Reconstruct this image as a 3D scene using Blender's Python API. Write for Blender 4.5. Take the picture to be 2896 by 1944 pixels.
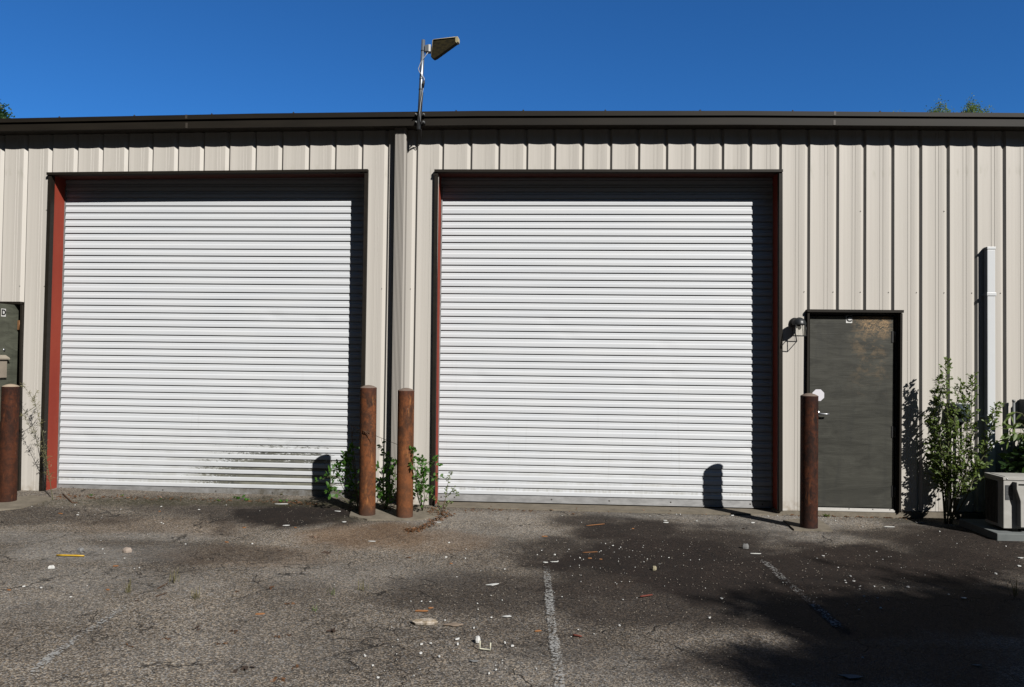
import bpy, bmesh, math, random
import numpy as np
from mathutils import Vector, Matrix
R = math.radians
random.seed(7); rng = np.random.default_rng(7)
scene = bpy.context.scene
for o in list(bpy.data.objects): bpy.data.objects.remove(o, do_unlink=True)
COL = scene.collection

# ------------------------------------------------------------------ camera
F, YAW, PIT, ROL = 2200.0, R(-3.36), R(1.33), R(0.73)      # focal length in pixels of a 2896 px wide frame
CX, CY = 1448.0, 972.0
fw = Vector((math.sin(YAW)*math.cos(PIT), math.cos(YAW)*math.cos(PIT), math.sin(PIT)))
rt = Vector((math.cos(YAW), -math.sin(YAW), 0)); up = rt.cross(fw)
r2 = rt*math.cos(ROL) + up*math.sin(ROL); u2 = -rt*math.sin(ROL) + up*math.cos(ROL)
cam = bpy.data.cameras.new('camera'); camo = bpy.data.objects.new('camera', cam); COL.objects.link(camo)
cam.sensor_width = 36.0; cam.lens = 36.0*F/2896.0; cam.clip_start = .05; cam.clip_end = 2000
camo.matrix_world = Matrix(((r2.x, u2.x, -fw.x, 0), (r2.y, u2.y, -fw.y, 0), (r2.z, u2.z, -fw.z, 0), (0, 0, 0, 1)))
scene.camera = camo

# ------------------------------------------------------------------ light
SUN = Vector((.82, -1.0, .95)).normalized()
elev = math.asin(SUN.z)
w = bpy.data.worlds.new('World'); scene.world = w; w.use_nodes = True
nt = w.node_tree; sky = nt.nodes.new('ShaderNodeTexSky'); sky.sky_type = 'NISHITA'
sky.sun_disc = False; sky.sun_elevation = elev; sky.sun_rotation = math.atan2(SUN.x, SUN.y)
sky.altitude = 1500; sky.air_density = 1.0; sky.dust_density = 0.0; sky.ozone_density = 4.0
tint = nt.nodes.new('ShaderNodeMix'); tint.data_type = 'RGBA'; tint.blend_type = 'MULTIPLY'; tint.inputs[0].default_value = 1
# deep polarised blue away from the sun, paler and hazier on the sun's side
tc = nt.nodes.new('ShaderNodeTexCoord'); sx = nt.nodes.new('ShaderNodeSeparateXYZ'); nt.links.new(tc.outputs['Generated'], sx.inputs[0])
mr0 = nt.nodes.new('ShaderNodeMapRange'); nt.links.new(sx.outputs[1], mr0.inputs[0]); mr0.inputs[1].default_value = -.1; mr0.inputs[2].default_value = .45; mr0.interpolation_type = 'SMOOTHSTEP'
tm = nt.nodes.new('ShaderNodeMix'); tm.data_type = 'RGBA'; nt.links.new(mr0.outputs[0], tm.inputs[0]); tm.inputs[6].default_value = (.42, .50, .50, 1); tm.inputs[7].default_value = (.25, .69, 1.11, 1)
nt.links.new(tm.outputs[2], tint.inputs[7])
nt.links.new(sky.outputs[0], tint.inputs[6]); nt.links.new(tint.outputs[2], nt.nodes['Background'].inputs[0]); nt.nodes['Background'].inputs[1].default_value = 0.074
sl = bpy.data.lights.new('sun', 'SUN'); sl.energy = 4.6; sl.angle = R(.5); sl.color = (1, .965, .91)
so = bpy.data.objects.new('sun', sl); COL.objects.link(so)
so.rotation_euler = SUN.to_track_quat('Z', 'Y').to_euler(); so.location = (8, -10, 12)
vs = scene.view_settings; vs.view_transform = 'Standard'; vs.look = 'None'; vs.exposure = 0.42; vs.gamma = 1
scene.render.engine = 'CYCLES'; scene.cycles.diffuse_bounces = 1; scene.cycles.sample_clamp_indirect = .026

# ------------------------------------------------------------------ measuring helpers
WY = 8.65                                                   # distance of the wall's front plane
def ray(px, py):
    return fw*F + r2*(px-CX) - u2*(py-CY)
def B(px, py, Y=WY):
    d = ray(px, py); return d*(Y/d.y)
def sm(a, b, x):
    t = np.clip((np.asarray(x, float)-a)/(b-a), 0, 1); return t*t*(3-2*t)
def gz(x, y):
    return -1.63 + .05*sm(0, -3.5, x)*sm(6.5, 8.5, y) + .025*sm(-3.5, -6, x)*sm(6, 8, y)
def G(px, py, lift=0.0):
    d = ray(px, py); p = d*(-1.63/d.z)
    for _ in range(3):
        z = float(gz(p.x, p.y)); p = d*(z/d.z)
    return Vector((p.x, p.y, p.z+lift))

# ------------------------------------------------------------------ mesh helpers
class MB:
    def __init__(s): s.v = []; s.f = []; s.sm = []; s.pc = []
    def add(s, vs, fs, smooth=False):
        n = len(s.v); s.pc.append((n, len(s.f))); s.v += [tuple(v) for v in vs]
        for f in fs: s.f.append(tuple(i+n for i in f)); s.sm.append(smooth)
        return s
    def box(s, x0, x1, y0, y1, z0, z1):
        return s.add([(x0,y0,z0),(x1,y0,z0),(x1,y1,z0),(x0,y1,z0),(x0,y0,z1),(x1,y0,z1),(x1,y1,z1),(x0,y1,z1)],
                     [(0,3,2,1),(4,5,6,7),(0,1,5,4),(1,2,6,5),(2,3,7,6),(3,0,4,7)])
    def hexa(s, front, y0, y1):
        # front: four (x, z) corners counter-clockwise from bottom left
        vs = [(x, y0, z) for x, z in front] + [(x, y1, z) for x, z in front]
        return s.add(vs, [(0,1,2,3),(7,6,5,4),(0,4,5,1),(1,5,6,2),(2,6,7,3),(3,7,4,0)])
    def tube(s, pts, rad, n=10, cap=True, smooth=True):
        pts = [Vector(p) for p in pts]; rr = rad if hasattr(rad, '__len__') else [rad]*len(pts)
        vs = []; prev = None
        for i, p in enumerate(pts):
            t = (pts[min(i+1, len(pts)-1)] - pts[max(i-1, 0)]).normalized()
            a = t.cross(Vector((0, 0, 1))) if abs(t.z) < .95 else t.cross(Vector((1, 0, 0)))
            if prev is not None:
                a = prev - t*prev.dot(t)
            a.normalize(); prev = a.copy(); b = t.cross(a)
            for k in range(n):
                an = 2*math.pi*k/n; vs.append(p + (a*math.cos(an)+b*math.sin(an))*rr[i])
        fs = []
        for i in range(len(pts)-1):
            for k in range(n):
                fs.append((i*n+k, i*n+(k+1) % n, (i+1)*n+(k+1) % n, (i+1)*n+k))
        s.add(vs, fs, smooth)
        if cap:
            m = len(s.v)-len(vs); e = m+(len(pts)-1)*n
            s.f.append(tuple(m+k for k in range(n))[::-1]); s.f.append(tuple(e+k for k in range(n))); s.sm += [False, False]
        return s
    def lathe(s, prof, n=32, c=(0, 0, 0), M=None, smooth=True):
        vs = []
        for r, z in prof:
            for k in range(n):
                a = 2*math.pi*k/n; p = Vector((r*math.cos(a), r*math.sin(a), z))
                if M: p = M @ p
                vs.append(p + Vector(c))
        fs = [(i*n+k, i*n+(k+1) % n, (i+1)*n+(k+1) % n, (i+1)*n+k) for i in range(len(prof)-1) for k in range(n)]
        s.add(vs, fs, smooth)
        return s
    def build(s, name, mat, parent=None, loc=None, bevel=0, recalc=False):
        me = bpy.data.meshes.new(name)
        off = Vector(loc) if loc is not None else Vector((0, 0, 0))
        me.from_pydata([(v[0]-off.x, v[1]-off.y, v[2]-off.z) for v in s.v], [], s.f)
        me.polygons.foreach_set('use_smooth', s.sm); me.update()
        if recalc:
            bm = bmesh.new(); bm.from_mesh(me); bmesh.ops.recalc_face_normals(bm, faces=bm.faces); bm.to_mesh(me); bm.free()
        if mat: me.materials.append(mat)
        o = bpy.data.objects.new(name, me); COL.objects.link(o)
        if loc is not None: o.location = off
        if parent:
            o.parent = parent; o.location = off - abs_loc(parent)
        if bevel:
            b = o.modifiers.new('bevel', 'BEVEL'); b.width = bevel; b.segments = 2; b.limit_method = 'ANGLE'
        return o
def each(mb, name, mat, parent=None, **kw):               # one object for every piece added to the builder
    out = []; b = mb.pc + [(len(mb.v), len(mb.f))]
    for (v0, f0), (v1, f1) in zip(b[:-1], b[1:]):
        q = MB(); q.v = mb.v[v0:v1]; q.f = [tuple(i-v0 for i in f) for f in mb.f[f0:f1]]; q.sm = mb.sm[f0:f1]; out.append(q.build(name, mat, parent, **kw))
    return out
def abs_loc(o):
    v = Vector(o.location)
    while o.parent: o = o.parent; v += Vector(o.location)
    return v
def tag(o, label=None, cat=None, group=None, kind=None):
    if label: o['label'] = label
    if cat: o['category'] = cat
    if group: o['group'] = group
    if kind: o['kind'] = kind
    return o
def empty(name, loc, label, cat, group=None):
    o = bpy.data.objects.new(name, None); COL.objects.link(o); o.location = loc; o.empty_display_size = .1
    return tag(o, label, cat, group)

# ------------------------------------------------------------------ material helpers
ALB = .76                                                   # all base colours lowered to deepen shadows; exposure makes up for it
class N:
    def __init__(s, name, rough=.6, metal=0, spec=.5):
        s.m = bpy.data.materials.new(name); s.m.use_nodes = True; s.t = s.m.node_tree
        s.p = s.t.nodes['Principled BSDF']; s.p.inputs['Roughness'].default_value = rough
        s.p.inputs['Metallic'].default_value = metal; s.p.inputs['Specular IOR Level'].default_value = spec
        s.co = None
    def link(s, a, b): s.t.links.new(a, b)
    def node(s, ty, **kw):
        n = s.t.nodes.new(ty)
        for k, v in kw.items(): setattr(n, k, v)
        return n
    def pos(s):
        if s.co is None: s.co = s.node('ShaderNodeNewGeometry').outputs['Position']
        return s.co
    def obj(s): return s.node('ShaderNodeTexCoord').outputs['Object']
    def put(s, inp, v):
        if hasattr(v, 'is_output') or hasattr(v, 'links'): s.link(v, inp)
        else: inp.default_value = v
    def math(s, op, a, b=0.0, c=None):
        n = s.node('ShaderNodeMath', operation=op); s.put(n.inputs[0], a); s.put(n.inputs[1], b)
        if c is not None: s.put(n.inputs[2], c)
        return n.outputs[0]
    def sep(s, v):
        n = s.node('ShaderNodeSeparateXYZ'); s.link(v, n.inputs[0]); return n.outputs
    def scale(s, v, sc):
        n = s.node('ShaderNodeMapping'); s.link(v, n.inputs[0]); n.inputs['Scale'].default_value = sc; return n.outputs[0]
    def noise(s, v, sc, det=4, rough=.55, dist=0):
        n = s.node('ShaderNodeTexNoise'); s.link(v, n.inputs['Vector']); n.inputs['Scale'].default_value = sc
        n.inputs['Detail'].default_value = det; n.inputs['Roughness'].default_value = rough; n.inputs['Distortion'].default_value = dist
        return n.outputs['Fac']
    def vor(s, v, sc, feat='F1', out='Color', rnd=1):
        n = s.node('ShaderNodeTexVoronoi', feature=feat); s.link(v, n.inputs['Vector']); n.inputs['Scale'].default_value = sc
        n.inputs['Randomness'].default_value = rnd
        return n.outputs[out]
    def ramp(s, v, stops, interp='LINEAR'):
        n = s.node('ShaderNodeValToRGB'); s.link(v, n.inputs[0]); cr = n.color_ramp; cr.interpolation = interp
        while len(cr.elements) < len(stops): cr.elements.new(.5)
        for e, (p, c) in zip(cr.elements, stops):
            e.position = p; e.color = (c, c, c, 1) if not hasattr(c, '__len__') else (*c, 1)
        return n.outputs[0]
    def rng(s, v, a, b, c=0.0, d=1.0):
        n = s.node('ShaderNodeMapRange'); s.put(n.inputs[0], v); n.clamp = True
        for i, x in enumerate((a, b, c, d)): n.inputs[i+1].default_value = x
        return n.outputs[0]
    def mix(s, f, a, b, mode='MIX'):
        n = s.node('ShaderNodeMix', data_type='RGBA', blend_type=mode)
        s.put(n.inputs[0], f)
        for i, x in ((6, a), (7, b)):
            if hasattr(x, '__len__'): n.inputs[i].default_value = (*x, 1)
            else: s.link(x, n.inputs[i])
        return n.outputs[2]
    def color(s, v):
        if hasattr(v, '__len__'): s.p.inputs['Base Color'].default_value = (*(q*ALB for q in v), 1)
        else: s.link(s.mix(1.0, v, (ALB, ALB, ALB), 'MULTIPLY'), s.p.inputs['Base Color'])
        return s
    def bump(s, h, strength=.3, dist=.01):
        n = s.node('ShaderNodeBump'); s.link(h, n.inputs['Height']); n.inputs['Strength'].default_value = strength
        n.inputs['Distance'].default_value = dist; s.link(n.outputs[0], s.p.inputs['Normal']); return s

def plain(name, c, rough=.6, metal=0, var=.12, sc=8, spec=.5):
    n = N(name, rough, metal, spec); f = n.noise(n.obj(), sc, 5)
    n.color(n.mix(f, tuple(x*(1-var) for x in c), tuple(min(1, x*(1+var)) for x in c))); return n.m

# siding: beige painted steel, faint vertical streaks, grime near the bottom
n = N('siding_paint', .42, 0, .4); P = n.pos(); x, y, z = n.sep(P)
st = n.noise(n.scale(P, (26, .01, .12)), 1.0, 5, .6)
c = n.mix(n.rng(st, .3, .7), (.60, .565, .515), (.685, .645, .59))
bl = n.noise(n.scale(P, (1.2, 1, .9)), 1.0, 3)
c = n.mix(n.rng(bl, .35, .7, 0, .35), c, (.60, .575, .53))
lo = n.math('MULTIPLY', n.rng(z, -1.42, -1.58), n.rng(n.noise(P, 14, 5), .42, .7))
c = n.mix(n.math('MULTIPLY', lo, .75), c, (.27, .20, .12))
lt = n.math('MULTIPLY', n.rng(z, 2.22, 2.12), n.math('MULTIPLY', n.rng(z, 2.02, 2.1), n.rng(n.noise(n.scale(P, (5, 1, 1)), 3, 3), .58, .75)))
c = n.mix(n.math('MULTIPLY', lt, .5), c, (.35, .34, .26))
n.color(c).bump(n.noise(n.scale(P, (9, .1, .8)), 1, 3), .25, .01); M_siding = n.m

n = N('bronze_paint', .5, .0, .25); P = n.pos()
c = n.mix(n.rng(n.noise(n.scale(P, (1, 6, 6)), 2, 5), .3, .7), (.014, .0115, .0085), (.021, .017, .0125))
c = n.mix(n.rng(n.noise(P, 60, 3), .72, .78, 0, .3), c, (.05, .04, .03)); n.color(c); M_bronze = n.m

# roll-up curtain: white steel, mildew in the recessed upper part of the low slats
n = N('white_curtain', .38, 0, .5); P = n.pos(); x, y, z = n.sep(P)
c = n.mix(n.rng(n.noise(n.scale(P, (1.2, 1, 14)), 1, 4), .3, .7), (.715, .745, .785), (.765, .785, .81))
c = n.mix(n.rng(n.noise(P, 90, 2), .80, .86, 0, .4), c, (.3, .3, .3))
dz = n.rng(z, -.80, -1.35)
mx = n.math('MULTIPLY', n.rng(x, -4.7, -3.4), n.rng(x, -2.35, -2.75))
rec = n.rng(y, 8.888, 8.891)
spk = n.noise(n.scale(P, (.38, .2, 1)), 70, 6, .75)
base = n.noise(n.scale(P, (1, 0, 2)), 2.6, 4)
amt = n.math('MULTIPLY', n.math('MULTIPLY', dz, mx), n.rng(base, .2, .45, .55, 1))
thr = n.math('SUBTRACT', .74, n.math('MULTIPLY', amt, .56))
mold = n.math('MULTIPLY', n.math('MULTIPLY', n.rng(n.math('SUBTRACT', spk, thr), 0, .06), n.rng(amt, .02, .3)), rec)
c = n.mix(n.math('MULTIPLY', mold, .93), c, (.035, .036, .028))
haze = n.math('MULTIPLY', n.rng(z, -.7, -1.5), n.rng(n.noise(n.scale(P, (1.6, .2, 1)), 2.2, 5, .65), .42, .72))
haze = n.math('MULTIPLY', haze, n.math('ADD', .04, n.math('MULTIPLY', rec, .42)))
c = n.mix(haze, c, (.42, .41, .35))
wide = n.math('MULTIPLY', n.math('MULTIPLY', n.rng(z, -.55, -1.35), n.rng(x, -5.2, -3.6, .15, 1)), n.rng(x, -1.9, -2.6))
wide = n.math('MULTIPLY', wide, n.rng(n.noise(n.scale(P, (.7, .2, 2.0)), 4, 6, .7), .32, .68))
c = n.mix(n.math('MULTIPLY', wide, n.math('ADD', .16, n.math('MULTIPLY', rec, .55))), c, (.26, .26, .21))
drip = n.math('MULTIPLY', n.rng(n.noise(n.scale(P, (14, .2, .5)), 2, 4, .6), .62, .72), n.rng(z, .6, -1.3, 0, .16))
c = n.mix(drip, c, (.38, .38, .35))
low = n.math('MULTIPLY', n.rng(z, -1.33, -1.5), n.rng(n.noise(n.scale(P, (3, 1, 1)), 9, 4), .4, .65))
c = n.mix(n.math('MULTIPLY', n.math('MULTIPLY', low, rec), .45), c, (.30, .29, .22))
n.color(c).bump(n.noise(n.scale(P, (.8, 1, 5)), 1.2, 3), .12, .02); M_curtain = n.m

n = N('bottom_bar_metal', .5, .25, .5); P = n.pos(); x, y, z = n.sep(P)
c = n.mix(n.rng(n.noise(n.scale(P, (2, 1, 5)), 4, 5), .35, .65), (.27, .27, .27), (.40, .40, .40))
dm = n.math('MULTIPLY', n.rng(x, -4.6, -3.4, .15, 1), n.rng(x, -1.6, -2.1, .0, 1))
c = n.mix(n.math('MULTIPLY', dm, n.rng(n.noise(P, 11, 6, .7), .3, .62, 0, .85)), c, (.09, .075, .05))
n.color(c); M_bar = n.m

n = N('red_primer', .55, 0, .4); P = n.pos()
c = n.mix(n.rng(n.noise(n.scale(P, (1, 1, .25)), 5, 5), .3, .7), (.32, .047, .028), (.40, .072, .040))
c = n.mix(n.rng(n.noise(n.scale(P, (3, 3, 1)), 12, 5), .66, .78, 0, .5), c, (.10, .03, .02)); n.color(c); M_red = n.m

M_red_shaded = plain('red_primer_shaded', (.09, .022, .014), .7, 0, .5, 6)  # darker red for the headers: shade on their underside put into the colour
# grey painted entry door, brushed, worn tan near the top
def door_mat(name, wx, wz, wear):
    n = N(name, .42, 0, .5); P = n.obj(); x, y, z = n.sep(P)
    w1 = n.noise(n.scale(P, (.9, 1, 3.5)), 2.2, 6, .6, 1.6)
    c = n.mix(n.rng(w1, .36, .66), (.040, .040, .033), (.072, .072, .060))
    w2 = n.noise(n.scale(P, (.7, 1, 16)), 3.5, 4, .5, 2.0)
    c = n.mix(n.rng(w2, .60, .70, 0, .5), c, (.080, .080, .070))
    w3 = n.noise(n.scale(P, (7, 1, 1)), 1.5, 4, .5, .5)
    c = n.mix(n.rng(w3, .55, .75, 0, .4), c, (.03, .032, .03))
    if wear:
        m = n.math('MULTIPLY', n.rng(x, wx-.10, wx+.04), n.rng(x, wx+.40, wx+.30))
        m = n.math('MULTIPLY', m, n.rng(z, wz-.95, wz-.05))
        pat = n.noise(n.scale(P, (1, 1, 1.3)), 13, 7, .68, .6)
        big = n.noise(P, 5, 3)
        t = n.math('MULTIPLY', n.rng(n.math('ADD', n.math('MULTIPLY', pat, .7), n.math('MULTIPLY', big, .45)), .56, .70), m)
        c = n.mix(n.math('MULTIPLY', t, .7), c, (.26, .18, .10))
        m2 = n.math('MULTIPLY', n.math('MULTIPLY', n.rng(x, wx+.02, wx+.12), n.rng(x, wx+.41, wx+.35)), n.rng(z, wz-.26, wz-.12))
        t2 = n.math('MULTIPLY', n.rng(n.noise(n.scale(P, (1, 1, 1.7)), 34, 5, .62, 1.4), .44, .58), m2)
        c = n.mix(n.math('MULTIPLY', t2, .85), c, (.42, .28, .15))
    lowr = n.rng(z, .3, 0.02, 0, .3)
    c = n.mix(lowr, c, (.05, .05, .045))
    n.color(c).bump(w2, .25, .004); return n.m

# rusty bollard steel
n = N('rusty_steel', .8, 0, .25); P = n.pos()
a = n.noise(n.scale(P, (6, 6, 3.6)), 2.0, 8, .72, .2)
c = n.mix(n.rng(a, .40, .58), (.024, .012, .009), (.19, .062, .022))
b_ = n.noise(n.scale(P, (1.6, 1.6, 2.4)), 9, 8, .78)
c = n.mix(n.rng(b_, .50, .60, 0, .85), c, (.026, .016, .013))
c = n.mix(n.rng(n.noise(n.scale(P, (3, 3, .7)), 7, 5, .6), .60, .74, 0, .9), c, (.40, .165, .055))
c = n.mix(n.rng(n.noise(n.scale(P, (6, 6, 1)), 16, 5, .7), .64, .70, 0, .55), c, (.34, .20, .10))
c = n.mix(n.rng(n.noise(P, 32, 2), .76, .79, 0, .7), c, (.55, .5, .42))
x, y, z = n.sep(P)
rndo = n.node('ShaderNodeObjectInfo').outputs['Random']
c = n.mix(n.math('MULTIPLY', n.rng(rndo, .0, 1.0, .1, .45), n.rng(z, -.5, -1.1, .3, 1)), c, (.26, .10, .035))
c = n.mix(n.rng(z, -.42, -.30, 0, .65), c, (.07, .028, .02))
c = n.mix(n.rng(z, -1.48, -1.60, 0, .6), c, (.05, .035, .03))
n.color(c).bump(n.noise(P, 70, 5, .7), .5, .003); M_rust = n.m
M_rust_dark = M_rust.copy()
for q in M_rust_dark.node_tree.nodes:
    if q.type == 'MIX' and q.blend_type == 'MULTIPLY' and abs(q.inputs[7].default_value[0]-ALB) < 1e-3: q.inputs[7].default_value = (ALB*.42, ALB*.36, ALB*.40, 1)
M_rustcap = plain('rust_cap', (.20, .15, .12), .8, 0, .4, 30)

M_concrete = None
n = N('concrete', .9, 0, .2); P = n.pos()
c = n.mix(n.rng(n.noise(P, 9, 7, .65), .3, .7), (.16, .14, .11), (.27, .235, .185))
c = n.mix(n.rng(n.noise(P, 90, 3), .6, .75, 0, .6), c, (.10, .09, .07))
n.color(c).bump(n.noise(P, 80, 5), .4, .004); M_concrete = n.m
n = N('concrete_grey', .9, 0, .2); P = n.pos()
c = n.mix(n.rng(n.noise(P, 6, 6, .6), .3, .7), (.15, .165, .165), (.215, .23, .23))
n.color(c).bump(n.noise(P, 120, 4), .3, .003); M_pad = n.m

# ------------------------------------------------------------------ ground
def vnoise(X, Y, sc, seed):
    g = np.random.default_rng(seed).random((256, 256))
    u = (X*sc) % 256; v = (Y*sc) % 256; i = u.astype(int); j = v.astype(int); fu = u-i; fv = v-j
    fu = fu*fu*(3-2*fu); fv = fv*fv*(3-2*fv); i1 = (i+1) % 256; j1 = (j+1) % 256
    return (g[i, j]*(1-fu)+g[i1, j]*fu)*(1-fv) + (g[i, j1]*(1-fu)+g[i1, j1]*fu)*fv
def fbm(X, Y, sc, seed, o=4):
    s = 0; a = .5; t = 0
    for k in range(o): s = s + a*vnoise(X+100, Y+100, sc*2**k, seed+k); t += a; a *= .55
    return s/t
gx = np.concatenate([[-600, -200, -80, -40, -20, -13, -10], np.arange(-8, 8.001, .035), [10, 13, 20, 40, 80, 200, 600]])
gy = np.concatenate([[-600, -200, -80, -40, -20, -10, -5, -2, 0, 1], np.arange(2, 9.2, .035), [12, 20, 30, 45, 70, 120, 250, 700]])
X, Y = np.meshgrid(gx, gy); Xf, Yf = X.ravel(), Y.ravel()
Zf = gz(Xf, Yf) + (fbm(Xf, Yf, .9, 3)-.5)*.012*((abs(Xf) < 9) & (Yf > 1) & (Yf < 9))
nx, ny = len(gx), len(gy)
idx = np.arange(nx*ny).reshape(ny, nx)
faces = np.stack([idx[:-1, :-1].ravel(), idx[:-1, 1:].ravel(), idx[1:, 1:].ravel(), idx[1:, :-1].ravel()], 1)
me = bpy.data.meshes.new('ground'); me.from_pydata(np.stack([Xf, Yf, Zf], 1).tolist(), [], faces.tolist())
me.polygons.foreach_set('use_smooth', [True]*len(faces))
ground = bpy.data.objects.new('ground', me); COL.objects.link(ground); tag(ground, kind='structure')
ground['label'] = 'worn cracked asphalt yard in front of the building with dark stains'
# stains: placed from measurements in the photograph (2336 px wide view), stored as world-space attributes
K = 1.2397
dd = np.maximum(Xf*fw.x+Yf*fw.y+Zf*fw.z, .3)
pX = (CX + F*(Xf*r2.x+Yf*r2.y+Zf*r2.z)/dd)/K; pY = (CY - F*(Xf*u2.x+Yf*u2.y+Zf*u2.z)/dd)/K
vis = (Yf > 1.5) & (Yf < 9.3)
n1 = fbm(Xf, Yf, 1.6, 11, 5); n2 = fbm(Xf, Yf, 4.0, 31, 4); n3 = fbm(Xf+7, Yf*2.2, 1.1, 51, 5)
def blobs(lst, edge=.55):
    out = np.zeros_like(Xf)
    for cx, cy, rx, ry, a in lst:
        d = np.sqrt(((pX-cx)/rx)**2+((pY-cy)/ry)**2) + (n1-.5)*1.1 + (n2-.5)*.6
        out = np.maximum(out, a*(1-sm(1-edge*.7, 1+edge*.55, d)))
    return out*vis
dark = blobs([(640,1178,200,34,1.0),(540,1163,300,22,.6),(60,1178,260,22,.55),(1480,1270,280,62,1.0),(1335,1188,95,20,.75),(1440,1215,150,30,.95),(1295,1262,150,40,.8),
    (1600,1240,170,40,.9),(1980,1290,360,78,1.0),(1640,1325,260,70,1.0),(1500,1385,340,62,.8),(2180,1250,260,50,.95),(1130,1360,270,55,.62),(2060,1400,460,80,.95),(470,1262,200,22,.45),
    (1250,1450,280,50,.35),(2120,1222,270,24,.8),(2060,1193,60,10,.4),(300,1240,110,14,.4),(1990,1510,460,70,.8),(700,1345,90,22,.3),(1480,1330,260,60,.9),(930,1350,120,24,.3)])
pale = blobs([(230,1262,190,22,.95),(330,1225,130,13,.8),(150,1320,170,30,.6),(90,1380,140,40,.35),(820,1312,260,30,.45),(1770,1192,190,26,1.0),
    (1860,1228,150,16,.9),(1130,1215,150,22,.5),(1080,1185,220,14,.4),(1300,1530,320,50,.35),(560,1500,300,70,.25),(2010,1190,130,10,.5),(1760,1265,60,8,.5),(1550,1172,330,14,.9),(1130,1178,120,12,.7),(700,1300,120,16,.4),(60,1225,120,16,.7),(380,1330,160,26,.45),(2200,1195,120,10,.6)])
rust = blobs([(820,1225,170,30,.8),(890,1205,70,14,.8),(600,1270,180,26,.35),(1000,1235,120,25,.5),(380,1200,260,20,.25),(1420,1330,30,18,.3)])
moss = blobs([(560,1146,460,11,1.0),(1680,1166,300,9,1.0),(1300,1158,200,6,.8),(2100,1185,120,8,.6),(840,1184,90,8,.5)], .8)
for nm, arr in (('dark', dark), ('pale', pale), ('rust', rust), ('moss', moss)):
    at = me.attributes.new(nm, 'FLOAT', 'POINT'); at.data.foreach_set('value', arr.astype(np.float32))
n = N('asphalt', .88, 0, .25); P = n.pos()
def attr(nm):
    a = n.node('ShaderNodeAttribute'); a.attribute_name = nm; return a.outputs['Fac']
v1 = n.vor(P, 125); g1 = n.math('ADD', n.math('MULTIPLY', n.sep(v1)[0], .6), n.math('MULTIPLY', n.noise(P, 220, 2), .4))
c = n.ramp(g1, [(.14, (.034, .031, .028)), (.42, (.128, .113, .096)), (.62, (.26, .235, .205)), (.82, (.50, .46, .41))])
c2 = n.ramp(n.sep(v1)[1], [(0, (.78, .86, 1.0)), (.5, (1, .985, .96)), (1, (1.08, .97, .84))])
c = n.mix(1.0, c, c2, 'MULTIPLY')
lg = n.noise(P, 1.1, 6, .6)
c = n.mix(n.rng(lg, .35, .68), n.mix(1.0, c, (.66, .63, .60), 'MULTIPLY'), n.mix(1.0, c, (1.3, 1.27, 1.22), 'MULTIPLY'))
brk = n.noise(P, 26, 5, .7)
dk = attr('dark'); pl = attr('pale'); ru = attr('rust'); mo = attr('moss')
c = n.mix(n.math('MULTIPLY', pl, n.rng(brk, .30, .62)), c, n.mix(.55, n.mix(1.0, c, (1.6, 1.6, 1.58), 'MULTIPLY'), (.27, .27, .265)))
c = n.mix(n.math('MULTIPLY', ru, n.rng(brk, .2, .6, .4, .9)), c, n.mix(.55, n.mix(1.0, c, (.95, .75, .58), 'MULTIPLY'), (.19, .105, .05)))
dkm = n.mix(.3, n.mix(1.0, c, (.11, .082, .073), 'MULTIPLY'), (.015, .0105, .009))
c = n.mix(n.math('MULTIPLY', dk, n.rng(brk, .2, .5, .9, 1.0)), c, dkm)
c = n.mix(n.math('MULTIPLY', mo, n.rng(brk, .35, .6)), c, (.045, .042, .018))
# cracks
wp = n.node('ShaderNodeVectorMath', operation='ADD'); n.link(P, wp.inputs[0])
nn = n.node('ShaderNodeTexNoise'); n.link(P, nn.inputs['Vector']); nn.inputs['Scale'].default_value = 3.2; nn.inputs['Detail'].default_value = 6
sc = n.node('ShaderNodeVectorMath', operation='SCALE'); n.link(nn.outputs['Color'], sc.inputs[0]); sc.inputs['Scale'].default_value = .5; n.link(sc.outputs[0], wp.inputs[1])
e1 = n.vor(n.scale(wp.outputs[0], (1, 1.6, 1)), 1.05, 'DISTANCE_TO_EDGE', 'Distance')
e2 = n.vor(n.scale(wp.outputs[0], (1, 1.3, 1)), 4.6, 'DISTANCE_TO_EDGE', 'Distance')
k1 = n.math('MULTIPLY', n.rng(e1, .009, .003), n.rng(n.noise(P, 1.3, 3), .46, .56))
k2 = n.math('MULTIPLY', n.rng(e2, .018, .006), n.rng(n.noise(P, .75, 3), .53, .63))
crk = n.math('MAXIMUM', k1, k2)
c = n.mix(n.math('MULTIPLY', crk, .8), c, (.012, .010, .009))
hgt = n.math('SUBTRACT', n.math('ADD', n.math('MULTIPLY', g1, .8), n.math('MULTIPLY', n.noise(P, 40, 4), .4)), n.math('MULTIPLY', crk, 2.0))
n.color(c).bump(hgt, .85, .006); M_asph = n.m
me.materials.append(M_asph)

# worn paint lines of the parking bays
n = N('worn_white_paint', .8, 0, .3); P = n.pos()
n.color(n.mix(n.noise(P, 60, 3), (.38, .38, .37), (.66, .66, .64)))
v1 = n.sep(n.vor(P, 95))[0]
uvc = n.node('ShaderNodeTexCoord').outputs['UV']; uu = n.sep(uvc)
edge = n.math('MULTIPLY', n.rng(uu[0], 0, .25), n.rng(uu[0], 1, .8)); ends = n.math('MULTIPLY', n.rng(uu[1], 0, .1), n.rng(uu[1], 1, .9))
al = n.math('ADD', n.math('MULTIPLY', v1, .65), n.math('MULTIPLY', n.noise(P, 34, 5, .7), .6))
al = n.math('ADD', al, n.math('MULTIPLY', n.math('SUBTRACT', n.noise(P, 3.3, 3), .5), 1.0))
al = n.math('SUBTRACT', al, n.math('SUBTRACT', .52, n.math('MULTIPLY', n.math('MULTIPLY', edge, ends), .52)))
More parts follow.
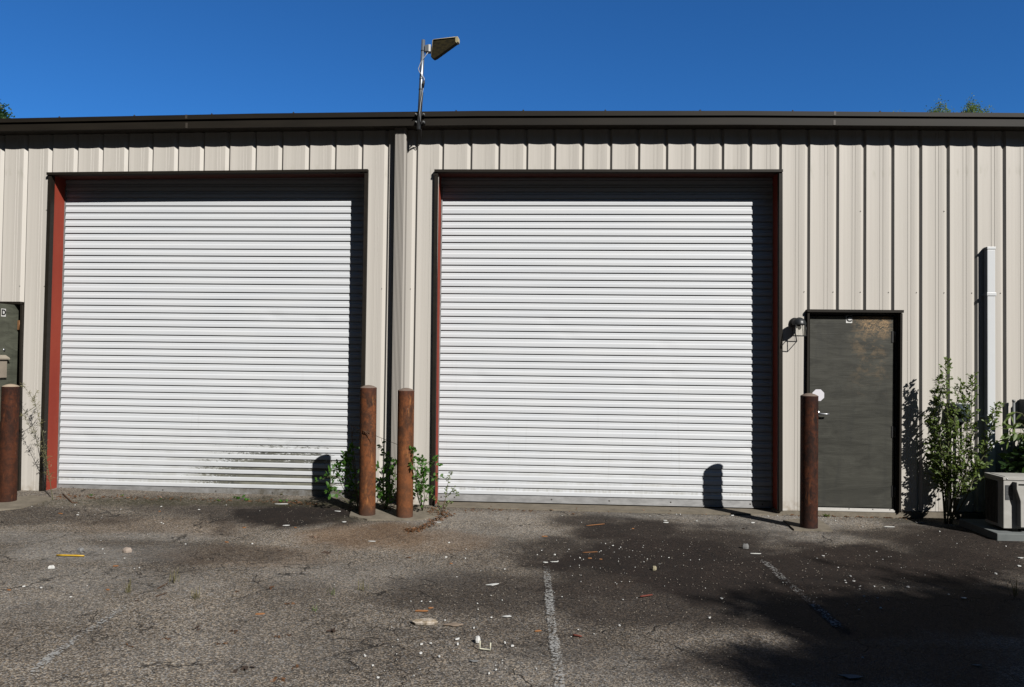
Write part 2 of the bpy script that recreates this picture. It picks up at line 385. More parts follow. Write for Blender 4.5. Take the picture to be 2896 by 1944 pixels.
n.link(n.rng(al, .52, .66, 0, .85), n.p.inputs['Alpha']); M_line = n.m
def line(pts, wd, nseg=24, label='', faint=0.0):
    M_line_ = M_line
    if faint:
        M_line_ = M_line.copy(); mr = [q for q in M_line_.node_tree.nodes if q.type == 'MAP_RANGE' and abs(q.inputs[1].default_value-.52) < 1e-4][-1]
        mr.inputs[1].default_value += faint; mr.inputs[2].default_value += faint*1.5; mr.inputs[4].default_value = .7
    a = [G(*p) for p in pts]; vs = []; fs = []; uv = []
    L = []
    for k in range(nseg+1):
        t = k/nseg*(len(a)-1); i = min(int(t), len(a)-2); p = a[i].lerp(a[i+1], t-i)
        d = (a[i+1]-a[i]).normalized(); s = Vector((-d.y, d.x, 0))
        for q in (-.5, .5):
            v = p+s*wd*q; vs.append((v.x, v.y, float(gz(v.x, v.y))+.011)); L.append((q+.5, k/nseg))
    for k in range(nseg): fs.append((2*k, 2*k+1, 2*k+3, 2*k+2))
    m = MB().add(vs, fs); o = m.build('parking_line', M_line_); ul = o.data.uv_layers.new()
    for lp in o.data.loops: ul.data[lp.index].uv = L[lp.vertex_index]
    tag(o, label, kind='structure')
line([(1590, 1990), (1580, 1900), (1562, 1780), (1545, 1590)], .078, label='worn white parking line running to the right door', faint=.05)
line([(2400, 1800), (2300, 1712), (2215, 1640), (2144, 1573)], .10, label='faded white parking line in front of the grey entry door', faint=.19)
line([(60, 1935), (160, 1850), (270, 1775), (375, 1705)], .08, label='faint white parking line at the left', faint=.09)

# ------------------------------------------------------------------ warehouse
wh = empty('warehouse', (0, WY, -1.63), 'long beige ribbed metal warehouse with dark brown eave and two white roll-up doors', 'building')
# grooves: right edge of each recessed groove, measured at the wall plane
gp = [(3.5,830),(74,700),(151,415),(223,415),(294,415),(366,415),(435,415),(507,415),(580,415),(652,415),(727,415),(802,415),(878,415),(952,440),(1028,440),
      (1102,415),(1180,600)] + [(1256,450),(1336,450),(1415,450)] + [(1415+79.2*k,450) for k in range(1,10)] + [(2209.5,900),(2291,700),(2373,700),
      (2450,700),(2529.5,700),(2608.6,700),(2686.5,700),(2765,700),(2846,700)]
grv = [B(*p).x for p in gp]
sp = .3048
while grv[0] > -13: grv.insert(0, grv[0]-sp)
while grv[-1] < 12: grv.append(grv[-1]+sp)
prof = []                                                   # (x, y offset)
for i in range(len(grv)-1):
    a, b = grv[i], grv[i+1]; w_ = b-a; pan = w_-.059
    for t, d in ((0, 0), (.06, .0012), (.2, .0042), (.38, .0062), (.5, .0064), (.60, .0056), (.607, .0030), (.62, .0054), (.74, .0046), (.747, .0018), (.76, .0040), (.9, .001), (1, 0)):
        prof.append((a+pan*t, d))
    prof += [(b-.027, .0255), (b-.0235, .0255)]
prof.append((grv[-1], 0))
px_ = np.array([p[0] for p in prof]); pd_ = np.array([p[1] for p in prof])
TOPZ = B(1448, 338).z
def corner(x, y, Y=WY): v = B(x, y, Y); return (v.x, v.z)
# openings in the wall plane: left, right, bottom, top  (x, z)
def opening(xl, xr, zb, zt): return (xl, xr, zb, zt)
LD = dict(tl=corner(150, 496), tr=corner(1034, 487), bl=corner(124, 1400), br=corner(1019, 1415))
RD = dict(tl=corner(1239, 488), tr=corner(2202, 488), bl=corner(1229, 1430), br=corner(2202, 1445))
CD = dict(tl=corner(2286, 882), tr=corner(2544, 884), bl=corner(2282, 1448), br=corner(2540, 1448))
DD = dict(tl=corner(-190, 858), tr=corner(64, 860), bl=corner(-190, 1390), br=corner(55, 1390))
def avgx(o, side): return (o['t'+side][0]+o['b'+side][0])/2
BASEZ = -1.575
ops = []
for o in (LD, RD, CD, DD):
    ops.append((avgx(o, 'l'), avgx(o, 'r'), -9, (o['tl'][1]+o['tr'][1])/2))
xs = sorted(set(px_.tolist() + [v for o in ops for v in (o[0], o[1])]))
m = MB()
basepts = [(B(p[0], p[1]).x, B(p[0], p[1]).z) for p in ((-300, 1380), (60,1388.5),(115,1390.5),(1200,1428.5),(2225,1445),(2570,1446.5),(3200, 1452))]
bx_ = [p[0] for p in basepts]; bz_ = [p[1] for p in basepts]
for a, b in zip(xs[:-1], xs[1:]):
    mid = (a+b)/2; da, db = np.interp([a, b], px_, pd_)
    z0a, z0b = np.interp([a, b], bx_, bz_)
    for o in ops:
        if o[0] < mid < o[1]: z0a = z0b = o[3]
    m.add([(a, WY+da, z0a), (b, WY+db, z0b), (b, WY+db, TOPZ), (a, WY+da, TOPZ)], [(0, 1, 2, 3)])
# give the skin a return behind its bottom edges
m.box(-13, 12, WY+9.9, WY+10, BASEZ, TOPZ); m.box(-13.05, -13, WY+.04, WY+10, BASEZ, TOPZ); m.box(12, 12.05, WY+.04, WY+10, BASEZ, TOPZ)
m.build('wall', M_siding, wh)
# screws in the siding
m = MB()
for i, g in enumerate(grv):
    for pzy in (828, 598):
        zz = B(2600, pzy).z
        if pzy == 598 and i % 3: continue
        if any(o[0]-.05 < g-.062 < o[1]+.05 and zz < o[3]+.05 for o in ops): continue
        m.lathe([(0, .006), (.004, .005), (.0055, 0)], 8, (g-.062, WY-.001, zz), Matrix.Rotation(R(90), 3, 'X'))
each(m, 'screw', plain('screw_metal', (.3, .28, .25), .4, .6), wh)
# foundation strip, roof, eave
m = MB()
segs = [(-13, ops[3][0]), (ops[3][1], ops[0][0]), (ops[0][1], ops[1][0]), (ops[1][1], ops[2][0]), (ops[2][1], 12)]
for a, b in segs:
    za = min(np.interp(a, bx_, bz_), np.interp(b, bx_, bz_))
    m.add([(a, WY+.004, -1.9), (b, WY+.004, -1.9), (b, WY+.004, np.interp(b, bx_, bz_)-.004), (a, WY+.004, np.interp(a, bx_, bz_)-.004),
           (a, WY+.3, -1.9), (b, WY+.3, -1.9), (b, WY+.3, np.interp(b, bx_, bz_)-.004), (a, WY+.3, np.interp(a, bx_, bz_)-.004)],
          [(0, 1, 2, 3), (3, 2, 6, 7), (0, 3, 7, 4), (1, 5, 6, 2)])
m.box(-13, 12, WY+.32, WY+9.8, -1.9, -1.6)
m.build('foundation', M_concrete, wh)
OV = .17; GYf = WY-OV
pxs = [-900, 0, 730, 1360, 2100, 2896, 3700]
up_t = [354, 335.7, 321.3, 313.8, 313.7, 320, 328]; up_b = [365, 347, 334.5, 328.3, 326.5, 331.4, 339]
lo_t = [370, 351.5, 339, 333.8, 332.5, 338, 346]; lo_b = [389, 370.7, 360.5, 353.7, 352.8, 358, 366]
def strip(m, tops, bots, y0, y1, inset=0):
    P_ = [(B(a, t, y0), B(a, b, y0)) for a, t, b in zip(pxs, tops, bots)]
    for (t0, b0), (t1, b1) in zip(P_[:-1], P_[1:]):
        m.add([(b0.x, y0, b0.z), (b1.x, y0, b1.z), (t1.x, y0, t1.z), (t0.x, y0, t0.z), (b0.x, y1, b0.z), (b1.x, y1, b1.z), (t1.x, y1, t1.z), (t0.x, y1, t0.z)],
              [(0, 1, 2, 3), (3, 2, 6, 7), (5, 4, 0, 1)[::-1] + (), (0, 3, 7, 4), (1, 5, 6, 2)] if False else [(0, 1, 2, 3), (3, 2, 6, 7), (0, 4, 5, 1), (0, 3, 7, 4), (1, 5, 6, 2), (4, 7, 6, 5)])
m = MB(); strip(m, [a+4.5 for a in lo_t], lo_b, GYf, WY+.06); 
strip(m, lo_t, [a+5 for a in lo_t], GYf+.008, WY+.05)
m.build('gutter', M_bronze, wh)
m = MB(); strip(m, up_t, up_b, GYf-.012, WY+.3); strip(m, [a-1 for a in up_b], [a+3 for a in lo_t], GYf+.07, WY+.28)
m.build('roof_trim', M_bronze, wh)
# small marks: lap joints and roof screws
m = MB()
for pxx in (2360, 528):
    tz = B(pxx, np.interp(pxx, pxs, up_t), GYf).z; bz = B(pxx, np.interp(pxx, pxs, lo_b), GYf).z; xx = B(pxx, 340, GYf).x
    mz = B(pxx, np.interp(pxx, pxs, lo_t)+5, GYf).z
    m.box(xx-.012, xx+.012, GYf-.003, GYf+.01, bz+.002, mz-.002)
    m.box(xx-.012, xx+.012, GYf-.015, GYf, B(pxx, np.interp(pxx, pxs, up_b), GYf).z+.003, tz-.002)
each(m, 'lap_joint', plain('bronze_light', (.06, .05, .04), .5), wh)
m = MB()
for pxx in (168, 380, 599, 830, 1290, 1480, 1712, 1980, 2242, 2489, 2720):
    v = B(pxx, np.interp(pxx, pxs, up_t), GYf+.1); m.lathe([(.009, -.004), (.009, .006), (.004, .012), (0, .013)], 8, (v.x, v.y, v.z))
each(m, 'roof_screw', M_bronze, wh)
m = MB(); e = B(1448, 330, WY).z
m.add([(-13.1, WY+.2, e-.02), (12.1, WY+.2, e-.02), (12.1, WY+10.1, e+.25), (-13.1, WY+10.1, e+.25), (-13.1, WY+.2, e-.08), (12.1, WY+.2, e-.08), (12.1, WY+10.1, e+.19), (-13.1, WY+10.1, e+.19)],
      [(0, 1, 2, 3), (7, 6, 5, 4), (0, 4, 5, 1), (1, 5, 6, 2), (2, 6, 7, 3), (3, 7, 4, 0)])
m.build('roof', plain('roof_steel', (.25, .24, .22), .4, .3), wh)

# ---- roll-up doors
CYf = WY+.235                                              # front of the slats
def rollup(o, bar_px, tz_extra, label, first_line_px, nm):
    xl, xr = avgx(o, 'l')-.03, avgx(o, 'r')+.03
    zt = (o['tl'][1]+o['tr'][1])/2+.05
    line_z = B(*first_line_px, CYf).z; bar_z = B(*bar_px, CYf).z
    # slat profile from the last dark line upwards; tilt follows the opening's sides
    ys = []; z = line_z; k = 0; pr = []
    while z < zt+.1:
        h = .0975 if (k % 6) == tz_extra else .0822
        pr += [(z, .0165), (z+.0008, .0165), (z+.002, .0005), (z+.006, 0), (z+h*.42, 0), (z+h*.47, .0008), (z+h*.55, .0062), (z+h*.61, .0074), (z+h*.80, .0080), (z+h-.0115, .0105), (z+h-.0100, .0160), (z+h-.001, .0165)]
        if (k % 6) == tz_extra: pr += []
        z += h; k += 1
    m = MB(); vs = []; n_ = 81; xsn = [xl+(xr-xl)*i/(n_-1) for i in range(n_)]; rd = random.Random(nm); dents = [(rd.uniform(xl+.2, xr-.2), rd.uniform(-1.3, .6), rd.uniform(.004, .011)) for _ in range(9)]
    for (zz, d) in pr:
        for xx in xsn:
            q = (xx-xl)/(xr-xl); bow = .004*math.sin(q*math.pi*1)*math.sin(zz*2.1)+sum(a_*math.exp(-((xx-x_d)/.10)**2-((zz-z_d)/.05)**2) for x_d, z_d, a_ in dents)
            vs.append((xx, CYf+d+bow*.6, zz))
    fs = [(i*n_+j, i*n_+j+1, (i+1)*n_+j+1, (i+1)*n_+j) for i in range(len(pr)-1) for j in range(n_-1)]
    m.add(vs, fs); cur = m.build('roll_up_door', M_curtain, wh); cur['label'] = label
    # bottom bar
    m = MB(); bh = line_z-bar_z
    p = [(line_z-.004, .016), (line_z-.012, .006), (line_z-bh*.28, .004), (line_z-bh*.8, -.004), (line_z-bh*.84, -.012), (bar_z+.004, -.014), (bar_z, -.006), (bar_z, .03)]
    vs = []
    for zz, d in p: vs += [(xl, CYf+d, zz), (xr, CYf+d, zz)]
    m.add(vs, [(2*i+2, 2*i+3, 2*i+1, 2*i) for i in range(len(p)-1)])
    bb = m.build('bottom_bar', M_bar, cur)
    m = MB()
    for fx in (.02, .06, .35, .52, .70, .93, .965):
        m.lathe([(.009, 0), (.009, .003), (.004, .006), (0, .006)], 10, (xl+(xr-xl)*fx, CYf+.002, line_z-bh*.5), Matrix.Rotation(R(90), 3, 'X'))
    each(m, 'bolt', plain('bolt_dark', (.10, .09, .08), .6, .5), bb)
    # guides
    for s, x_ in ((1, xl+.03), (-1, xr-.03)):
        mm = MB(); mm.box(min(x_, x_+s*.012), max(x_, x_+s*.012), CYf-.012, CYf+.04, bar_z-.02, zt-.16); mm.build('door_guide', M_bar, cur)
    # red jambs and header
    for sd in 'lr':
        (tx, tz_), (bx2, bz2) = o['t'+sd], o['b'+sd]; bx2 = tx + (bx2-tx)*1.0
        s = -1 if sd == 'l' else 1
        mm = MB(); q = [(bx2, bz2-.02), (bx2+s*.06, bz2-.02), (tx+s*.06, tz_+.06), (tx, tz_+.06)]
        if s < 0: q = [q[1], q[0], q[3], q[2]]
        mm.hexa(q, WY+.034, CYf+.05); mm.build('door_jamb', M_red, cur)
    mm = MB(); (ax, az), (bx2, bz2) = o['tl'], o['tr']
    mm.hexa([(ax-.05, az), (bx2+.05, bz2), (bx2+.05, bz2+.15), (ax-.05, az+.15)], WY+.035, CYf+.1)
    mm.build('door_header', M_red_shaded, cur)
    return cur, line_z, bar_z
cL, lzL, bzL = rollup(LD, (550, 1399), 3, 'left white roll-up door, mildewed low on its right', (550, 1377.5), 'l')
cR, lzR, bzR = rollup(RD, (1700, 1427), 2, 'right white roll-up door, clean', (1700, 1406), 'r')
# dark cavity boxes behind the curtains so nothing shows through
# trims (dark bronze) round every opening
TP = WY-.038
def trim(o, wpx, header_ext=(0, 0), hh=.029, parent=None, name='door_trim'):
    m = MB(); e = .0040*wpx
    for sd, s in (('l', -1), ('r', 1)):
        (tx, tz_), (bx2, bz2) = o['t'+sd], o['b'+sd]
        q = [(bx2, bz2), (bx2+s*e, bz2), (tx+s*e, tz_-.012), (tx, tz_-.012)]
        q2 = [(bx2+s*-.003, bz2), (bx2+s*e, bz2), (tx+s*e, tz_-.012), (tx-s*.003, tz_-.012)]
        if s < 0: q2 = [q2[1], q2[0], q2[3], q2[2]]
        m.hexa(q2, TP+.003, WY+.033)
    t = each(m, name, M_bronze, parent)[0]
    m = MB(); (ax, az), (bx2, bz2) = o['tl'], o['tr']; a0 = ax-e-header_ext[0]; b0 = bx2+e+header_ext[1]
    m.hexa([(a0, az-.006), (b0, bz2-.006), (b0, bz2+hh-.006), (a0, az+hh-.006)], TP-.010, WY+.034)
    m.build('drip_cap', M_bronze, parent)
    return t
trim(LD, 8.5, (.014, .0), parent=wh); trim(RD, 8.5, (.002, .0), parent=wh)
# little bent tab at the upper left corner of the right door
m = MB(); a = corner(1226.5, 499); b = corner(1236, 493); m.hexa([(a[0], a[1]), (b[0], a[1]), (b[0], b[1]), (a[0], a[1]+.02)], TP, TP+.012); m.build('bent_tab', M_bronze, wh)
# sills
M_sill = M_concrete
m = MB(); m.box(avgx(LD, 'l')-.03, avgx(LD, 'r')+.03, WY-.03, WY+.5, -1.9, bzL-.012); m.build('door_sill', M_sill, wh)
m = MB(); m.box(avgx(RD, 'l')-.03, avgx(RD, 'r')+.03, WY-.06, WY+.5, -1.9, bzR-.010); m.build('door_sill', M_sill, wh)

# ---- entry door C
DY = WY+.030
def entry_frame(o, parent, name='door_frame'):
    m = MB(); xl, xr = avgx(o, 'l'), avgx(o, 'r'); zt = (o['tl'][1]+o['tr'][1])/2; zb = o['bl'][1]
    m.box(xl-.03, xl+.022, WY+.034, WY+.12, zb, zt+.03); m.box(xr-.026, xr+.03, WY+.034, WY+.12, zb, zt+.03)
    m.box(xl+.022, xr-.026, WY+.034, WY+.12, zt-.028, zt+.03)
    each(m, name, plain(name+'_paint', (.02, .02, .02), .5), parent)
trim(CD, 4.5, (.004, .008), parent=wh)
tl = B(2291, 897, DY+.01); br = B(2524, 1437, DY+.01)
lx0, lx1, lz0, lz1 = tl.x-.006, br.x+.01, br.z, tl.z+.012
hinge = Vector((lx1, DY, lz0))
M_doorC = door_mat('grey_door_paint', .48, 2.08, True)
me_o = MB(); me_o.box(lx0, lx1, DY, DY+.045, lz0, lz1)
doorC = me_o.build('entry_door', M_doorC, wh, loc=(lx0, DY, lz0), bevel=.003); doorC['label'] = 'closed dark grey entry door with worn tan patch and a letter C plate'
entry_frame(CD, doorC)
M_black = plain('black_iron', (.012, .012, .012), .55); M_steel = plain('brushed_steel', (.42, .43, .45), .35, .8)
M_plate = plain('plate_white', (.78, .78, .76), .5, 0, .04); M_ink = plain('ink_black', (.01, .01, .01), .6)
for pyy in (953, 1222, 1390):
    v = B(2530, pyy, DY); m = MB(); m.tube([(v.x+.002, DY-.012, v.z-.058), (v.x+.002, DY-.012, v.z+.058)], .0085, 10)
    m.box(v.x-.034, v.x+.0, DY-.006, DY-.0005, v.z-.062, v.z+.062); m.build('hinge', M_black, doorC)
    m = MB(); m.box(v.x+.006, v.x+.011, DY-.022, DY-.014, v.z-.05, v.z+.05)
def text(s, size, loc, parent, mat, rot=(R(90), 0, 0), depth=.0008, bold=0.0, sx=1):
    cu = bpy.data.curves.new('t', 'FONT'); cu.body = s; cu.size = size; cu.align_x = 'CENTER'; cu.align_y = 'CENTER'; cu.extrude = depth; cu.offset = bold
    o = bpy.data.objects.new('t', cu); COL.objects.link(o); dg = bpy.context.evaluated_depsgraph_get()
    me2 = bpy.data.meshes.new_from_object(o.evaluated_get(dg)); bpy.data.objects.remove(o); me2.materials.clear(); me2.materials.append(mat)
    r = bpy.data.objects.new('letter', me2); COL.objects.link(r); r.parent = parent; r.location = Vector(loc)-abs_loc(parent); r.rotation_euler = rot; r.scale = (sx, 1, 1)
    return r
v = B(2401, 903.5, DY)
pl_h, pl_w = .082, .066
m = MB(); m.box(v.x-pl_w/2, v.x+pl_w/2, DY-.0035, DY-.0005, v.z-pl_h/2, v.z+pl_h/2); plate = m.build('letter_plate', M_plate, doorC)
text('C', .085, (v.x, DY-.0045, v.z+.002), plate, M_ink, bold=.0035)
# octagonal sticker, lever handle
v = B(2314, 1118, DY); m = MB(); ro = .068
oc = [(ro*math.cos(R(22.5+45*k)), ro*math.sin(R(22.5+45*k))) for k in range(8)]
m.add([(v.x+a, DY-.0025, v.z+b) for a, b in oc]+[(v.x+a, DY-.0004, v.z+b) for a, b in oc], [tuple(range(8))]+[(i, (i+8), (i+1) % 8+8, (i+1) % 8) for i in range(8)])
m.build('sticker', plain('sticker_white', (.80, .79, .84), .5, 0, .03), doorC)
v = B(2312, 1170, DY); m = MB()
m.lathe([(.0, .012), (.028, .012), (.032, .006), (.032, 0)], 24, (v.x, DY, v.z), Matrix.Rotation(R(90), 3, 'X'))
m.tube([(v.x, DY, v.z), (v.x, DY-.045, v.z), (v.x+.02, DY-.052, v.z), (v.x+.075, DY-.052, v.z-.002), (v.x+.108, DY-.05, v.z-.001)], [.011, .011, .011, .0095, .009], 12)
m.build('handle', M_steel, doorC)
v = B(2305, 1143, DY); m = MB(); m.lathe([(0, .008), (.022, .008), (.024, 0)], 20, (v.x, DY, v.z), Matrix.Rotation(R(90), 3, 'X')); m.build('deadbolt', M_steel, doorC)
# threshold
zt_ = B(2400, 1437, DY).z; zb_ = B(2400, 1447, DY-.03).z
m = MB(); m.box(lx0-.02, lx1-.0, DY-.016, DY+.05, zb_, zt_-.002); m.box(lx0-.02, lx1-.0, DY-.028, DY-.016, zb_, zt_-.012)
th = m.build('threshold', plain('threshold_white', (.62, .60, .56), .5, 0, .15, 20), doorC, bevel=.002)
m = MB()
for fx in (.5, .78, .98): m.lathe([(0, .003), (.006, .002), (.006, 0)], 8, (lx0+(lx1-lx0)*fx-.03, DY-.0163, zt_-.007), Matrix.Rotation(R(90), 3, 'X'))
each(m, 'screw', M_black, th)
m = MB(); m.box(avgx(CD, 'l'), avgx(CD, 'r'), WY-.005, WY+.4, -1.9, zb_-.004); m.build('door_sill', M_sill, wh)

# ---- entry door D, standing open at the left edge
trim(DD, 4.5, (.004, -.012), parent=wh)
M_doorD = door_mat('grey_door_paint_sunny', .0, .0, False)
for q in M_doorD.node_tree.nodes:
    if q.type == 'MIX' and q.blend_type == 'MULTIPLY' and abs(q.inputs[7].default_value[0]-ALB) < 1e-3: q.inputs[7].default_value = (ALB*1.9, ALB*2.0, ALB*1.85, 1)  # sunlit look of the open leaf put into its paint colour
hp = B(53, 880, DY); hx = hp.x; zD1 = B(40, 863, DY-.05).z; zD0 = -1.56
th_ = R(86)
m = MB(); m.box(-.91, 0, 0, .045, 0, zD1-zD0)
doorD = m.build('entry_door', M_doorD, wh, bevel=.003); doorD.location = Vector((hx, DY, zD0))-abs_loc(wh); doorD.rotation_euler = (0, 0, th_)
doorD['label'] = 'open dark grey entry door with a letter D plate at the left edge'
def dchild(mb, name, mat):
    o = mb.build(name, mat); o.parent = doorD; o.location = (0, 0, 0); return o
H_ = zD1-zD0
m = MB(); m.box(-.262, -.196, -.0035, -.0005, H_-.145, H_-.055); pD = dchild(m, 'letter_plate', M_plate)
t = text('D', .085, (0, 0, 0), pD, M_ink, bold=.0035); t.location = (-.229, -.0045, H_-.10)
m = MB(); mz = B(10, 1035, DY).z-zD0
m.box(-.40, -.185, -.026, -.001, mz-.13, mz+.09)
mbx = dchild(m, 'mail_box', plain('mailbox_tan', (.36, .31, .25), .55, .0, .3, 12))
m = MB(); m.add([(-.405, -.045, mz+.075), (-.165, -.045, mz+.075), (-.175, 0, mz+.11), (-.405, 0, mz+.11), (-.405, -.045, mz+.09), (-.165, -.045, mz+.09), (-.175, 0, mz+.125), (-.405, 0, mz+.125)],
    [(0, 3, 2, 1), (4, 5, 6, 7), (0, 1, 5, 4), (1, 2, 6, 5), (2, 3, 7, 6), (3, 0, 4, 7)]); o = m.build('box_lid', plain('mailbox_lid_tan', (.40, .35, .28), .5, 0, .3, 12)); o.parent = mbx
m = MB(); m.lathe([(0, .012), (.012, .012), (.014, 0)], 16, (-.21, 0, B(7, 990, DY).z-zD0), Matrix.Rotation(R(90), 3, 'X')); dchild(m, 'deadbolt', M_steel)
# hinges of D on the frame
for pyy in (920,):
    v = B(56, pyy, DY-.01); m = MB(); m.box(v.x-.014, v.x+.014, DY-.03, DY-.024, v.z-.055, v.z+.055); m.tube([(v.x+.012, DY-.03, v.z-.055), (v.x+.012, DY-.03, v.z+.055)], .008, 10)
    m.build('hinge', plain('bronze_hinge', (.32, .16, .07), .5, .4, .5, 40), wh)
# dark interior behind the open doorway (floor, walls of the room)
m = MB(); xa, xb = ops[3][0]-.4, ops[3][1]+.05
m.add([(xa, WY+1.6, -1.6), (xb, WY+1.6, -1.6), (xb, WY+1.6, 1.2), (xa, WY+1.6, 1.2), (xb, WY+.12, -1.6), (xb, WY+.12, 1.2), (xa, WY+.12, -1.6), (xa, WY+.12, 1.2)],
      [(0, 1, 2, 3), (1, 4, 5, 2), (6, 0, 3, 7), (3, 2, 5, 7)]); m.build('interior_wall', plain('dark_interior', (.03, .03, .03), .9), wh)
m = MB(); m.box(avgx(DD, 'r')-.030, avgx(DD, 'r')+.03, WY+.034, WY+.16, -1.6, ops[3][3]+.03); m.box(ops[3][0]-.03, avgx(DD, 'r')-.030, WY+.034, WY+.16, ops[3][3]-.03, ops[3][3]+.03); each(m, 'door_frame', plain('frame_black', (.02, .018, .018), .5), wh)

# ---- downspout
t0 = B(1131, 364, WY-.1); b0 = B(1117, 1425, WY-.1)
n = N('downspout_paint', .45, 0, .4); P = n.pos()
n.color(n.mix(n.rng(n.noise(n.scale(P, (20, 1, .3)), 1, 4), .3, .7), (.37, .345, .315), (.46, .43, .39))); M_spout = n.m
cs = []; W2, Dp = .052, .088                                 # corrugated front face
nr = 7
for i in range(nr*4+1):
    t = i/(nr*4); x_ = -W2+2*W2*t
    if abs(t-.5) < .49: cs.append((x_, .008*(1 if (i % 4) in (1, 2) else 0)))
    else: cs.append((x_, .002))
cs = [(-W2-.006, Dp), (-W2-.006, .010)] + cs + [(W2+.004, .003), (W2+.016, .014), (W2+.018, .035), (W2+.018, Dp)]
m = MB(); n_ = len(cs); rows = 14; vs = []
for r_ in range(rows):
    t = r_/(rows-1); c_ = t0.lerp(b0, t); z_ = (t0.z+.13)*(1-t)+(-1.50)*t
    for x_, d in cs: vs.append((c_.x+x_, WY-.098+d, z_))
m.add(vs, [((r_+1)*n_+i, (r_+1)*n_+(i+1) % n_, r_*n_+(i+1) % n_, r_*n_+i) for r_ in range(rows-1) for i in range(n_)])
m.build('downspout', M_spout, wh)

# ------------------------------------------------------------------ antenna on the eave
AY = GYf-.035
pt = B(1197.4, 114, AY); pb = B(1184, 366, AY)
ant = empty('antenna_mast', pb, 'grey metal mast clamped to the dark eave carrying a wedge-shaped antenna', 'antenna')
M_galv = plain('galvanised', (.34, .38, .43), .38, .75, .2, 10)
m = MB(); m.tube([pb, pb.lerp(pt, .5), pt], .0215, 20); m.build('pole', M_galv, ant, loc=pb)
def on(t): return pb.lerp(pt, t)
for pyy in (324, 346):
    v = B(1188, pyy, AY); m = MB(); m.box(v.x-.055, v.x+.055, v.y+.012, v.y+.034, v.z-.016, v.z+.016); cl = m.build('clamp', M_black, ant, loc=v)
    for s in (-1, 1):
        m = MB(); m.tube([(v.x+s*.043, v.y+.014, v.z), (v.x+s*.043, v.y-.012, v.z)], .011, 6, smooth=False); m.tube([(v.x+s*.043, v.y-.012, v.z), (v.x+s*.043, v.y-.03, v.z)], .006, 8)
        m.build('bolt', plain('zinc', (.6, .62, .62), .3, .6), cl, loc=(v.x+s*.043, v.y, v.z))
m = MB()
for pyy in (145, 225, 254, 320): 
    t = (366-pyy)/(366-114.0); v = on(t); m.tube([v+Vector((0, 0, -.004)), v+Vector((0, 0, .004))], .0235, 16)
each(m, 'cable_tie', M_black, ant)
# wedge antenna
def hexpts(pp, y0, tilt): return [B(a, b, y0+tilt*(a-1222)/72) for a, b in pp]
pp = [(1219, 162), (1218, 158), (1222.5, 113.5), (1226, 111), (1287, 104), (1293, 103.5), (1295.5, 107), (1295, 118), (1290, 122), (1233, 163.5), (1226, 166.5)]
fr = hexpts(pp, AY-.02, -.10); bk = [v+Vector((.008, .06, .0)) for v in fr]
m = MB(); k_ = len(pp); m.add(fr+bk, [tuple(range(k_))[::-1], tuple(k_+i for i in range(k_))]+[(i, (i+1) % k_, (i+1) % k_+k_, i+k_) for i in range(k_)])
n = N('olive_antenna', .7, 0, .3); P = n.pos(); c = n.mix(n.rng(n.noise(n.scale(P, (3, 3, 6)), 9, 6, .6), .35, .65), (.014, .011, .004), (.045, .035, .010)); n.color(c); M_olive = n.m  # antenna panel in an uneven dark olive tone
pad_ = m.build('antenna_panel', M_olive, ant, bevel=.006, recalc=True)
M_cream = plain('cream_plastic', (.58, .50, .30), .5, 0, .2, 30)
m = MB(); q = [B(a, b, AY-.02-.10*(a-1222)/72-.004) for a, b in ((1287.5, 103.5), (1294, 103), (1296, 107), (1295.6, 118), (1290.5, 122), (1287, 118))]
qb = [v+Vector((.009, .066, 0)) for v in q]; m.add(q+qb, [tuple(range(6))[::-1], tuple(6+i for i in range(6))]+[(i, (i+1) % 6, (i+1) % 6+6, i+6) for i in range(6)]); m.build('end_cap', M_cream, ant, recalc=True, bevel=.003)
m = MB(); e_ = [B(a, b, AY-.026-.10*(a-1222)/72) for a, b in ((1219.5, 158), (1223.5, 114.5), (1227, 112), (1287, 105))]; m.tube(e_, .0035, 8); m.build('rim', M_cream, ant)
a = B(1202, 131, AY); b = B(1214, 148, AY)
m = MB(); m.hexa([(a.x, b.z), (b.x, b.z+.0), (b.x, a.z+.012), (a.x, a.z)], AY-.03, AY+.05); m.build('bracket', plain('bracket_grey', (.16, .18, .20), .5, .3), ant, bevel=.004)
a = B(1213.5, 129, AY); b = B(1217.5, 148, AY); m = MB(); m.box(a.x, b.x+.004, AY-.028, AY+.045, b.z, a.z); m.build('bracket_plate', M_plate, ant)
cab = [(1210,149),(1205,156),(1197,166),(1189,180),(1183,195),(1186,204),(1194,213),(1200,223),(1199,236),(1197,248),(1195,262),(1190,290),(1187,318),(1189,345)]
m = MB(); m.tube([B(a, b, AY-.03) for a, b in cab], .0042, 8); m.build('cable', plain('cable_grey', (.42, .44, .46), .5, 0, .1), ant)
m = MB(); m.tube([B(a, b, AY-.027) for a, b in ((1197, 250), (1198, 235), (1200, 226))], [.007, .014, .005], 10); m.tube([B(a, b, AY-.027) for a, b in ((1196, 262), (1193, 300), (1191.5, 322), (1190, 352))], .006, 8)
# thin black lead hanging below and looping on the wall
m.tube([B(1191, 366, AY+.02), B(1190.5, 400, WY-.03), B(1189, 404, WY-.015), B(1180, 416, WY-.012), B(1170, 417, WY-.01), B(1160, 422, WY-.012), B(1153, 424, WY-.02)], .0045, 8)
m.build('connector_cable', M_black, ant)

